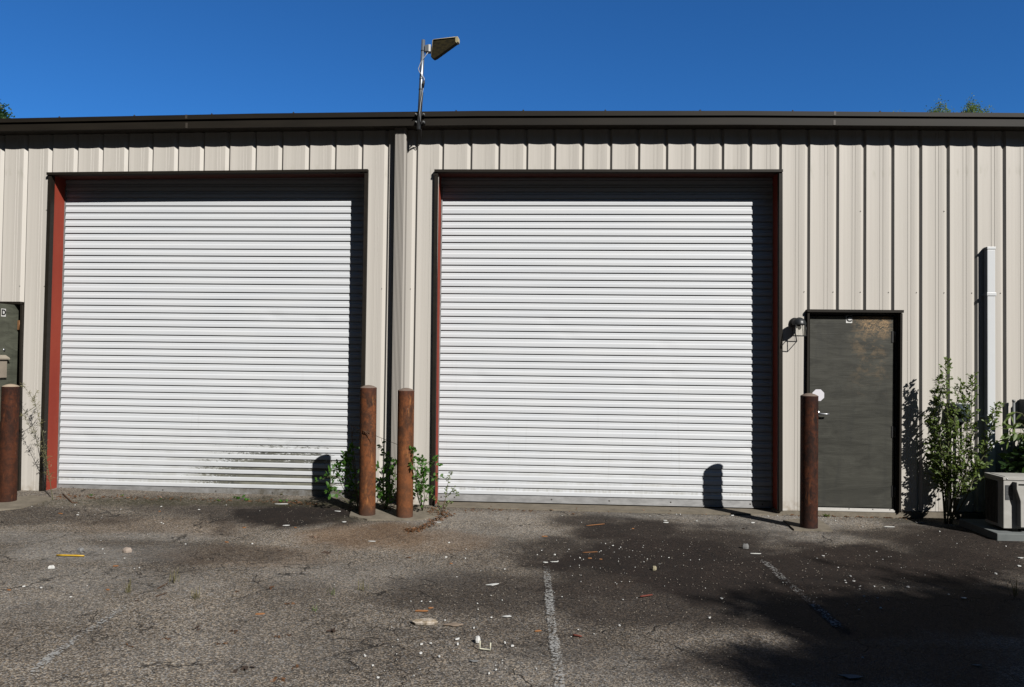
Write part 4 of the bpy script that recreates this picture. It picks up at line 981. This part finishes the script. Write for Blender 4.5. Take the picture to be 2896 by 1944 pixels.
# ------------------------------------------------------------------ litter
M_chip = plain('chip_white', (.70, .70, .68), .7, 0, .15, 40); M_wood = plain('wood_orange', (.30, .13, .045), .8, 0, .4, 60); M_dirt = plain('dirt_clod', (.055, .035, .024), .95, 0, .4, 40)
M_stone = plain('stone_beige', (.38, .31, .26), .9, 0, .25, 30); M_greyst = plain('stone_grey', (.22, .22, .22), .9, 0, .25, 30)
def chunk(name, px, py, wx, wy, h, mat, label, cat, grp=None, seed=None, rot=0, pts=9, rough=.25, lift=0.0, flat=False):
    r_ = random.Random(seed if seed is not None else (px*31+py)); b = G(px, py); m = MB(); k = pts; c_, s_ = math.cos(rot), math.sin(rot)
    def ring(f, z, jz=0):
        o = []
        for i in range(k):
            a = 2*math.pi*i/k; q = f*(1+rad[i]); x_, y_ = wx/2*q*math.cos(a), wy/2*q*math.sin(a)
            o.append(Vector((b.x+x_*c_-y_*s_, b.y+x_*s_+y_*c_, b.z+z+r_.uniform(-jz, jz))))
        return o
    rad = [r_.uniform(-rough, rough) for _ in range(k)]
    rings = [ring(.92, .002+lift), ring(1.0, h*.45+.004+lift, h*.08), ring(.72 if not flat else .97, h+.004+lift, h*.15)]
    vs = sum(rings, []); fs = [(i+j*k, (i+1) % k+j*k, (i+1) % k+(j+1)*k, i+(j+1)*k) for j in range(2) for i in range(k)]
    top = b+Vector((0, 0, h*(1.08 if not flat else 1.0)+.004+lift)); vs.append(top); fs += [(2*k+i, 2*k+(i+1) % k, 3*k) for i in range(k)]
    m.add(vs, fs, False); o = m.build(name, mat, loc=b); tag(o, label, cat, grp); return o
def stick(name, p0, p1, r_, mat, label, cat, grp=None, bend=.0, nn=8):
    a, b = G(*p0, r_+.003), G(*p1, r_+.003); m = MB(); k = 5; pts = [a.lerp(b, i/(k-1))+Vector((0, math.sin(i/(k-1)*math.pi)*bend, 0)) for i in range(k)]; m.tube(pts, [r_*.8, r_, r_*.95, r_, r_*.7], nn); o = m.build(name, mat, loc=a); tag(o, label, cat, grp); return o
stick('plastic_stick', (160, 1574), (238, 1576), .0075, plain('yellow_plastic', (.62, .38, .03), .5), 'bright yellow stick lying on the asphalt at the left', 'stick')
chunk('stone', 360, 1563, .065, .05, .035, M_stone, 'pinkish beige stone right of the yellow stick', 'stone')
chunk('stone', 228, 1560, .05, .035, .022, M_greyst, 'grey stone just behind the yellow stick', 'stone')
chunk('stone', 145, 1609, .055, .035, .02, M_chip, 'smooth white pebble in front of the yellow stick', 'stone')
n = N('stucco', .9, 0, .2); P = n.pos(); c = n.mix(n.rng(n.noise(P, 22, 6, .7), .42, .56), (.30, .24, .17), (.62, .55, .47)); n.color(c).bump(n.noise(P, 60, 5), .8, .01); M_stucco = n.m
chunk('rubble', 1205, 1764, .165, .085, .022, M_stucco, 'largest flat piece of crumbly beige rubble in the middle of the yard', 'rubble', pts=13, rough=.16, seed=4)
chunk('rubble', 1285, 1769, .12, .06, .006, plain('rubble_tan', (.26, .20, .15), .9, 0, .3, 30), 'thin tan crumbled rubble right of the largest piece', 'rubble', pts=11, rough=.3, seed=9)
chunk('stone', 2109, 1552, .05, .045, .035, M_greyst, 'round grey pebble in the pale patch before the bollard by the door', 'stone')
chunk('stone', 1850, 1613, .04, .035, .028, plain('stone_tan', (.34, .30, .2), .9), 'round tan pebble on the dark stain', 'stone')
def scrap(px, py, L, W, label, rot=0, mat=M_chip, pts=7, cat='scrap'):
    chunk('paint_flake', px, py, L, W, .003, mat, label, cat, rot=rot, pts=pts, rough=.35, flat=True, lift=.002)
scrap(1393, 1656, .095, .035, 'largest white paper-like flake right of the centre', rot=.5)
scrap(1435, 1746, .06, .022, 'white sliver above the worn parking line end', rot=.4)
scrap(1052, 1533, .085, .022, 'long white flake in front of the bollard pair', rot=0)
scrap(1237, 1479, .085, .03, 'white flake beside the debris at the right bollard of the pair')
scrap(973, 1478, .045, .03, 'white crumb in front of the left bollard of the pair')
scrap(955, 1448, .08, .03, 'white flake left of the bollard pair near the weeds', rot=-.3)
scrap(810, 1488, .075, .03, 'grey-white flake left of the bollard pair', rot=.3)
scrap(798, 1427, .15, .03, 'long white flake close to the left roll-up door', rot=.15)
scrap(1883, 1480, .065, .045, 'white flake in the pale area before the right roll-up door')
scrap(1880, 1474, .04, .03, 'small white flake touching the one before the right roll-up door')
scrap(2405, 1917, .11, .05, 'grey-white flake in the tree shade at the bottom', mat=M_greyst)
scrap(2727, 1694, .045, .03, 'white chip on the dark asphalt in front of the air conditioner')
scrap(2762, 1885, .05, .02, 'pale chip in the tree shade at the lower right', mat=M_greyst)
scrap(2135, 1548+20, .10, .02, 'pale sliver at the start of the faded line', rot=0)
scrap(2885, 1580, .05, .03, 'white flake at the right edge below the pad')
scrap(2515, 1492, .09, .03, 'white flake in front of the grey door', rot=0)
scrap(1340, 1873, .05, .02, 'grey sliver below the white plastic bracket', rot=0, mat=M_greyst)
scrap(1570, 1591, .07, .012, 'thin white sliver at the far end of the worn parking line', rot=.15)
scrap(1542, 1593, .04, .02, 'white crumb at the far tip of the worn parking line')
scrap(2605, 1460+20, .10, .03, 'pale leaf scrap in the bush shadow by the wall', rot=.2, mat=M_greyst)
# white plastic bracket
o = empty('plastic_bracket', G(1368, 1838), 'small white plastic U-shaped bracket on the asphalt', 'bracket'); m = MB(); a = G(1357, 1838); b = G(1387, 1841)
m.tube([a+Vector((-.0, .0, .05)), a+Vector((0, 0, .006)), b+Vector((0, 0, .006)), b+Vector((0, .0, .045))], .0045, 8); m.build('frame', plain('ivory_plastic', (.62, .60, .47), .5), o, loc=a)
chunk('pebble_ball', 1351, 1817, .035, .035, .03, M_chip, 'white knob lying beside the U-shaped plastic bracket', 'knob')
# wood chips, leaves, clods
wl = [(734,1739,.075,'orange dry leaf curl left of the centre'),(1195,1730,.11,'orange bark strip above the largest rubble'),(1218,1722,.05,'short orange bark bit on the right of the bark strip'),(1668,1581,.04,'orange wood chip among white crumbs on the dark stain'),
      (1540,1519,.07,'orange wood sliver left of the dark stain'),(170,1454,.06,'orange sliver near the left door'),(327,1603,.045,'orange sliver below the pinkish stone'),(305,1670,.045,'orange chip left of the grass tufts'),
      (1522,1787,.055,'yellow-orange chip left of the worn parking line'),(1275,1596,.03,'orange chip at the edge of the dark stain'),(1700,1584,.03,'small orange chip right of the orange wood chip'),(26,1671,.04,'orange chip at the far left'),
      (835,1494,.04,'orange chip left of the bollard pair'),(640,1535,.05,'orange leaf sliver before the left door'),(690,1494,.04,'orange fragment behind the leaf sliver'),(1790,1497,.03,'orange bit before the right door'),(452,1448,.03,'orange bit before the left door')]
for px, py, s, lb in wl: chunk('wood_chip', px, py, s*.8, s*.2, .006, M_wood, lb, 'wood chip', rot=random.uniform(-.2, .4), pts=7, rough=.3)
stick('wood_sliver', (1658, 1489), (1710, 1484), .004, M_wood, 'long thin orange wood sliver before the right door', 'wood sliver')
stick('wood_sliver', (1648, 1565), (1690, 1563), .003, M_wood, 'thin yellow straw above the orange wood chip', 'wood sliver')
M_redw = plain('wood_red', (.16, .035, .02), .8, 0, .3, 40)
stick('wood_sliver', (1810, 1691), (1845, 1686), .006, M_redw, 'dark red wood splinter right of the worn line', 'wood sliver')
stick('wood_sliver', (1620, 1800), (1645, 1804), .006, M_redw, 'short red wood splinter close to the worn line', 'wood sliver')
stick('twig', (178, 1400), (205, 1425), .008, M_twig, 'brown root sticking out at the left end of the left door', 'twig')
stick('twig', (203, 1424), (220, 1424), .006, M_twig, 'brown twig end before the left door', 'twig')
stick('twig', (445, 1668), (475, 1652), .004, M_twig, 'dark twig beside the wispy grass tuft', 'twig', bend=.01)
stick('twig', (440, 1690), (472, 1679), .003, M_twig, 'thin dark twig below the wispy grass tuft', 'twig')
for i, (px, py, s, lb) in enumerate([(925,1565,.075,'large dark clod of dirt left of centre'),(1152,1579,.05,'dark dirt clod before the right bollard of the pair'),(885,1521,.06,'brown leaf litter before the left bollard of the pair'),(792,1559,.04,'small dark clod left of the large one'),
      (765,1665,.045,'brown clod above the orange leaf curl'),(812,1709,.05,'brown litter clump right of the orange leaf curl'),(942,1788,.055,'curled dark leaf left of the rubble'),(786,1802,.035,'brown crumb below the orange leaf curl'),(820,1798,.03,'brown crumb right of its twin below the leaf curl'),
      (692,1893,.08,'black flat scrap near the bottom'),(833,1888,.03,'small brown leaf near the bottom'),(793,1925,.05,'brown leaf clump at the bottom edge'),(560,1783,.05,'dark leaf clump left of the leaf curl'),(665,1787,.05,'brown leaf right of the dark clump'),(470,1808,.035,'small dark leaf in the lower left'),
      (2103,1497,.045,'dark brown leaf in the pale area'),(672,1675,.04,'brown crumb right of the small dry tuft'),(620,1823,.04,'brown leaf crumb below the dark clump'),(388,1700,.03,'brown leaf right of the short tuft'),(365,1830,.03,'brown crumb above the bottom left')]):
    o = empty('dirt_clod', G(px, py), lb, 'debris'); m = MB(); b = G(px, py); rr = random.Random(i)
    for k in range(5):
        p = b+Vector((rr.gauss(0, s*.28), rr.gauss(0, s*.2), .004+rr.random()*s*.1)); leaf(m, p, Vector((rr.gauss(0, 1), rr.gauss(0, 1), rr.uniform(0, .5))), s*rr.uniform(.4, .8), s*rr.uniform(.2, .4), Vector((rr.gauss(0, .5), rr.gauss(0, .5), 1)), .5)
    m.build('dead_leaf', M_deadl if i % 3 else M_dirt, o, loc=b)
    m = MB(); rr2 = [rr.uniform(.7, 1.2) for _ in range(8)]
    vs = [(b.x+s*.28*rr2[k]*math.cos(k*.785), b.y+s*.2*rr2[k]*math.sin(k*.785), b.z+.002) for k in range(8)]+[(b.x+s*.15*rr2[k]*math.cos(k*.785), b.y+s*.1*rr2[k]*math.sin(k*.785), b.z+s*.2) for k in range(8)]
    m.add(vs, [(k, (k+1) % 8, (k+1) % 8+8, k+8) for k in range(8)]+[tuple(range(8, 16))]); m.build('clod', M_dirt, o, loc=b)
# leaf litter heaps (uncountable crumbs) by the bollards and along the wall
def litter(name, region, count, size, mats, label, h=.02):
    m = MB(); r_ = random.Random(count)
    for k in range(count):
        if isinstance(region, list):
            t = r_.random()*(len(region)-1); i = int(t); a, b = region[i], region[i+1]; px = a[0]+(b[0]-a[0])*(t-i)+r_.gauss(0, 8); py = a[1]+(b[1]-a[1])*(t-i)+r_.gauss(0, 3)
        p = G(px, py)+Vector((0, 0, .003+r_.random()*h)); p.y = min(p.y, WY-.02)
        leaf(m, p, Vector((r_.gauss(0, 1), r_.gauss(0, 1), r_.gauss(0, .3))), size*r_.uniform(.4, 1.2), size*r_.uniform(.2, .5), Vector((r_.gauss(0, .6), r_.gauss(0, .6), 1)), .4)
    o = m.build(name, mats); tag(o, label, kind='stuff')
litter('leaf_litter', [(1255, 1462), (1230, 1476), (1215, 1485), (1190, 1497), (1165, 1503), (1150, 1504)], 330, .035, M_deadl, 'brown leaf litter trailing from the right bollard pair')
litter('leaf_litter', [(1205, 1448), (1240, 1455), (1275, 1460)], 160, .035, M_deadl, 'leaf litter heaped at the left foot of the right door', .04)
litter('leaf_litter', [(150, 1404), (400, 1410), (760, 1419), (900, 1428)], 420, .040, M_deadl, 'fine leaf litter along the left door sill', .006)
litter('leaf_litter', [(1300, 1442), (1750, 1446), (2200, 1455), (2600, 1464)], 420, .036, M_deadl, 'fine leaf litter along the right door sill', .006)
litter('leaf_litter', [(990, 1446), (1040, 1440), (1120, 1446), (1180, 1440)], 220, .04, M_deadl, 'leaf litter under the weeds by the bollards', .03)
# small white crumbs, individually placed: seen ones, then scattered about the same patches
crumbs = [(1712,1540,.024),(1733,1545,.024),(1755,1550,.022),(1700,1560,.018),(1532,1559,.02),(1569,1571,.03),(1609,1556,.02),(1640,1580,.026),(1650,1584,.016),(1638,1601,.02),(1578,1589,.018),(1520,1571,.018),(1643,1629,.014),(1831,1583,.018),(1821,1591,.016),
 (1891,1579,.018),(1978,1585,.02),(1953,1586,.014),(1985,1610,.014),(1262,1578,.034),(1270,1537,.026),(1316,1581,.026),(1318,1555,.02),(1428,1612,.022),(1292,1634,.018),(1350,1709,.022),(1192,1703,.02),(1216,1704,.02),(1162,1703,.018),(1258,1757,.02),(1420,1700,.02),
 (1389,1749,.022),(1352,1726,.016),(1125,1812,.018),(1192,1825,.03),(1218,1822,.022),(1294,1825,.034),(1340,1779,.024),(1190,1850,.036),(1242,1860,.028),(1032,1858,.03),(1055,1885,.022),(1069,1920,.026),(1403,1897,.024),(1383,1908,.022),(1292,1810,.045),(1428,1821,.03),(1450,1830,.03),
 (905,1698,.016),(67,1661,.03),(116,1665,.024),(200,1691,.02),(290,1555,.024),(296,1567,.016),(394,1608,.022),(380,1610,.016),(352,1581,.018),(75,1433,.045),(60,1433,.02),(52,1434,.018),(90,1434,.018),(220,1458,.03),(222,1452,.016),(212,1430,.035),(456,1434,.04),(342,1442,.018),(563,1443,.04),(457,1480,.025),(462,1483,.02),
 (268,1457,.014),(290,1461,.014),(713,1540,.03),(525,1541,.024),(640,1430,.022),(2328,1574,.035),(2310,1581,.018),(2479,1562,.02),(2370,1607,.018),(2405,1632,.03),(2415,1646,.03),(2392,1650,.022),(2390,1644,.018),(2433,1660,.02),(2473,1661,.024),(2500,1665,.024),(2431,1668,.018),(2568,1663,.034),(2444,1689,.022),(2482,1694,.024),(2490,1723,.034),
 (2683,1684,.026),(2451,1704,.02),(2396,1710,.014),(2429,1727,.02),(2549,1608,.014),(2513,1577,.012),(2520,1576,.012),(2496,1584,.016),(2214,1650,.018),(2657,1505,.03),(2596,1516,.014),(2816,1625,.034),(2845,1547,.022),(2706,1539,.018),(2362,1474,.026),(2440,1447+45,.02),(2244,1940,.026),(2440,1863,.02),(1752,1772,.026),(1635,1783,.016),(1762,1698,.014),(1590,1690,.014),(2007,1750,.03),(2040,1695,.04),(2882,1603,.05),
 (1645,1479,.018),(1838,1461,.02),(1860,1460,.02),(1903,1444,.03),(1915,1446,.03),(1970,1475,.04),(2130,1480,.06),(2060,1450,.05),(1590,1460,.016),(2158,1451,.03),(2191,1455,.02)]
rr = random.Random(5)
cl = [(1680,1570,90,35,60),(1420,1600,130,50,18),(1880,1600,120,40,25),(2420,1650,110,45,28),(1250,1830,170,50,30),(250,1560,200,90,18),(600,1470,350,40,14),(2600,1620,180,70,22),(2100,1470,300,12,24),(1500,1880,200,50,14)]
for cx_, cy_, sx, sy, k in cl:
    for _ in range(int(k*.62)): crumbs.append((cx_+rr.gauss(0, sx), cy_+rr.gauss(0, sy), rr.uniform(.007, .014)))
protos = []
for i in range(6):
    m = MB(); k = 7; ra = [rr.uniform(.3, .55) for _ in range(k)]
    r0_ = [(ra[j]*math.cos(j*6.283/k), .75*ra[j]*math.sin(j*6.283/k), 0) for j in range(k)]; r1_ = [(v_[0]*.85, v_[1]*.85, rr.uniform(.18, .32)) for v_ in r0_]
    m.add(r0_+r1_, [(j, (j+1) % k, (j+1) % k+k, j+k) for j in range(k)]+[tuple(range(k, 2*k))]); me_ = bpy.data.meshes.new('paint_crumb'); me_.from_pydata(m.v, [], m.f); me_.materials.append(M_chip); protos.append(me_)
for i, (px, py, s) in enumerate(crumbs):
    if i >= 298: break
    g = G(px, py)
    if g.y > WY-.06: g.y = WY-.06-rr.random()*.1
    o = bpy.data.objects.new('paint_crumb', protos[i % 6]); COL.objects.link(o); o.location = (g.x, g.y, float(gz(g.x, g.y))+.004); s *= .86; o.scale = (s, s, s*(1 if s < .03 else .5)); o.rotation_euler = (0, 0, rr.uniform(0, 6.28))
    tag(o, 'small white crumb of paint or plaster scattered on the asphalt', 'crumb', 'white crumbs scattered on the asphalt')
# loose grit: uncountable
m = MB()
for k in range(5200):
    px, py = rr.uniform(-50, 2946), 1420+560*rr.random()**1.3; g = G(px, py, .005)
    if g.y > WY-.04 or (px > 2740 and py < 1535): continue
    s = rr.uniform(.0025, .006); a = rr.uniform(0, 6.28); p = [(g.x+s*math.cos(a+j*2.09), g.y+s*math.sin(a+j*2.09), g.z) for j in range(3)]; m.add(p+[(g.x, g.y, g.z+s*.9)], [(0, 1, 3), (1, 2, 3), (2, 0, 3)])
o = m.build('grit', plain('grit_mixed', (.26, .23, .19), .9, 0, .6, 9)); tag(o, 'loose fine grit strewn over the asphalt', kind='stuff')

# ------------------------------------------------------------------ trees
def tree(base, h, crown_pts, label, leafm, L, W, nleaf, grp='trees beyond the roof', name='broadleaf_tree', tr=.16, seedn=1, keep=None):
    r_ = random.Random(seedn); o = empty(name, base, label, 'tree', grp); b = Vector(base); m = MB()
    m.tube([b, b+Vector((.1, 0, h*.35)), b+Vector((-.1, .1, h*.7)), b+Vector((0, 0, h*.97))], [tr, tr*.75, tr*.45, tr*.1], 12)
    ml = MB()
    for (cx_, cy_, cz_, rad) in crown_pts:
        c_ = b+Vector((cx_, cy_, cz_)); st_ = b+Vector((0, 0, max(h*.3, min(h*.9, cz_-rad*1.3)))); m.tube([st_, st_.lerp(c_, .5)+Vector((0, 0, rad*.15)), c_], [tr*.28, tr*.16, tr*.05], 7)
        for q in range(int(nleaf*rad*rad)):
            d = Vector((r_.gauss(0, 1), r_.gauss(0, 1), r_.gauss(0, 1))).normalized()*rad*r_.random()**.45; cl_ = c_+d*(.8+.35*math.sin(d.x*5)*math.cos(d.z*4))
            for j in range(5):
                p = cl_+Vector((r_.gauss(0, L), r_.gauss(0, L), r_.gauss(0, L))); dd_ = Vector((r_.gauss(0, 1), r_.gauss(0, 1), r_.gauss(0, 1)))
                s_ = dd_.cross(Vector((r_.gauss(0, 1), r_.gauss(0, 1), r_.gauss(0, 1)))).normalized(); dd_.normalize()
                ml.add([p, p+dd_*L*.5+s_*W*.5, p+dd_*L, p+dd_*L*.5-s_*W*.5], [(0, 1, 2, 3)])
    m.build('trunk', plain('bark', (.09, .07, .05), .9, 0, .3), o, loc=b); ml.build('crown', leafm, o, loc=b); return o
GB = -1.63
def tb(px, Y): return (B(px, 300, Y).x, Y, GB)
def rel(base, px, py, Y, rad): v = B(px, py, Y); return (v.x-base[0], 0, v.z-base[2], rad)
b_ = tb(-60, 40); tree(b_, 12.5, [rel(b_, -6, 316, 40, .42), rel(b_, -8, 345, 40, .8), rel(b_, 14, 342, 40, .28), rel(b_, -45, 350, 40, 1.2), rel(b_, 4, 303, 40, .2), rel(b_, -90, 330, 40, 1.6), rel(b_, -60, 420, 40, 2.2)], 'dense green tree top rising over the eave at the far left', L_dark, .16, .10, 260, seedn=2)
b_ = tb(2665, 42); tree(b_, 13.6, [rel(b_, 2652, 325, 42, .42), rel(b_, 2660, 305, 42, .22), rel(b_, 2640, 322, 42, .28), rel(b_, 2676, 318, 42, .25), rel(b_, 2655, 288, 42, .10), rel(b_, 2630, 312, 42, .10), rel(b_, 2674, 292, 42, .08), rel(b_, 2660, 350, 42, .8), rel(b_, 2640, 380, 42, 1.2)], 'left one of two leafy tree tops over the right part of the roof', L_mid, .10, .05, 420, seedn=3, tr=.12)
b_ = tb(2750, 42); tree(b_, 13.6, [rel(b_, 2742, 318, 42, .40), rel(b_, 2744, 297, 42, .22), rel(b_, 2756, 312, 42, .30), rel(b_, 2728, 320, 42, .25), rel(b_, 2743, 283, 42, .10), rel(b_, 2762, 300, 42, .12), rel(b_, 2787, 316, 42, .16), rel(b_, 2800, 310, 42, .09), rel(b_, 2775, 325, 42, .25), rel(b_, 2750, 350, 42, .8), rel(b_, 2760, 380, 42, 1.2)], 'right one of two leafy tree tops over the right part of the roof', L_mid, .10, .05, 420, seedn=4, tr=.12)
b_ = tb(2545, 42); tree(b_, 13.0, [rel(b_, 2545, 314, 42, .07), rel(b_, 2550, 345, 42, .5), rel(b_, 2541, 316, 42, .05), rel(b_, 2550, 370, 42, 1.0)], 'thin twig top of a tree just peeping over the roof', L_mid, .08, .04, 420, seedn=6, tr=.10)
# tree behind the camera whose shade falls on the lower right of the yard
def shade(px, py, t, rad):                                   # crown clump whose shade lands at that spot
    g = G(px, py); return g+Vector((.82, -1, .95))*t, rad
sb = Vector((12.0, -6.0, GB))
cl2 = []
for px, py, t, rad in [(2500,1755,8.2,.42),(2640,1765,8.4,.46),(2800,1775,8.0,.48),(2380,1752,8.5,.34),(2260,1735,8.3,.26),(2150,1738,8.2,.13),(2330,1770,8.4,.26),(2440,1790,8.0,.26),(2700,1800,8.2,.36),
        (2850,1830,8.4,.5),(2740,1850,8.3,.25),(2560,1795,8.3,.3),(2920,1790,8.3,.5),(2090,1712,8.3,.08),(2590,1735,8.0,.2),(2750,1742,8.3,.2),
        (2200,1905,8.0,.14),(2300,1918,8.0,.24),(2420,1935,8.3,.30),(2540,1940,8.2,.36),(2680,1930,8.3,.46),(2820,1925,8.1,.5),(2140,1885,8.0,.08),(2900,1900,8.2,.5),(3020,1850,8.4,.9),(3120,1760,8.6,.9),(2600,1990,8.2,.4),(2380,1985,8.2,.3)]:
    c_, r_ = shade(px, py, t, rad); cl2.append((c_.x-sb.x, c_.y-sb.y, c_.z-sb.z, r_))
cl2 += [(1.0, -.5, 9.5, 1.5), (2.2, 1.0, 8.6, 1.5), (0, -2, 8.5, 1.6)]
tree(sb, 10, cl2, 'tall leafy tree at the side of the yard casting shade on the asphalt', L_dark, .12, .085, 560, grp=None, seedn=9, tr=.2)

# unseen trees added behind and beside the camera to cut sky fill on the wall
m = MB(); r_ = random.Random(77)
arcs = [([(-19, 16, 20), (-17, 6, 21), (-15, -2, 22), (-10, -9, 22), (-2, -12, 22), (6, -14, 20)], 17000),
        ([(6, -15, 15), (14, -18, 14), (24, -20, 14), (34, -16, 14), (40, -8, 15)], 9000), ([(21, -1, 20), (18, 4, 21), (17, 10, 21), (19, 17, 19)], 9000)]
for arc, cnt in arcs:
    for k in range(cnt):
        t = r_.random()*(len(arc)-1); i = int(t); a, b = arc[i], arc[i+1]; f = t-i; cx_, cy_, hh = (a[j]+(b[j]-a[j])*f for j in range(3))
        hh *= .9+.1*math.sin(t*9)+.05*math.sin(t*23); z_ = GB+hh*r_.random()**.85; s_ = r_.uniform(.35, .8); out = abs(r_.gauss(0, 1.0))
        L_ = math.hypot(b[0]-a[0], b[1]-a[1]); nx_, ny_ = (b[1]-a[1])/L_, -(b[0]-a[0])/L_
        if (cx_+nx_)**2+(cy_+ny_-4)**2 < cx_**2+(cy_-4)**2: nx_, ny_ = -nx_, -ny_
        p = Vector((cx_+nx_*out, cy_+ny_*out, z_)); d1 = rv(1).normalized(); d2 = d1.cross(rv(1)).normalized()
        m.add([p-d1*s_, p+d2*s_*.6, p+d1*s_, p-d2*s_*.6], [(0, 1, 2, 3)])
o = m.build('sky_screen_woods', L_dark); tag(o, 'unseen belt of trees added behind the camera to cut the sky fill', kind='stuff')
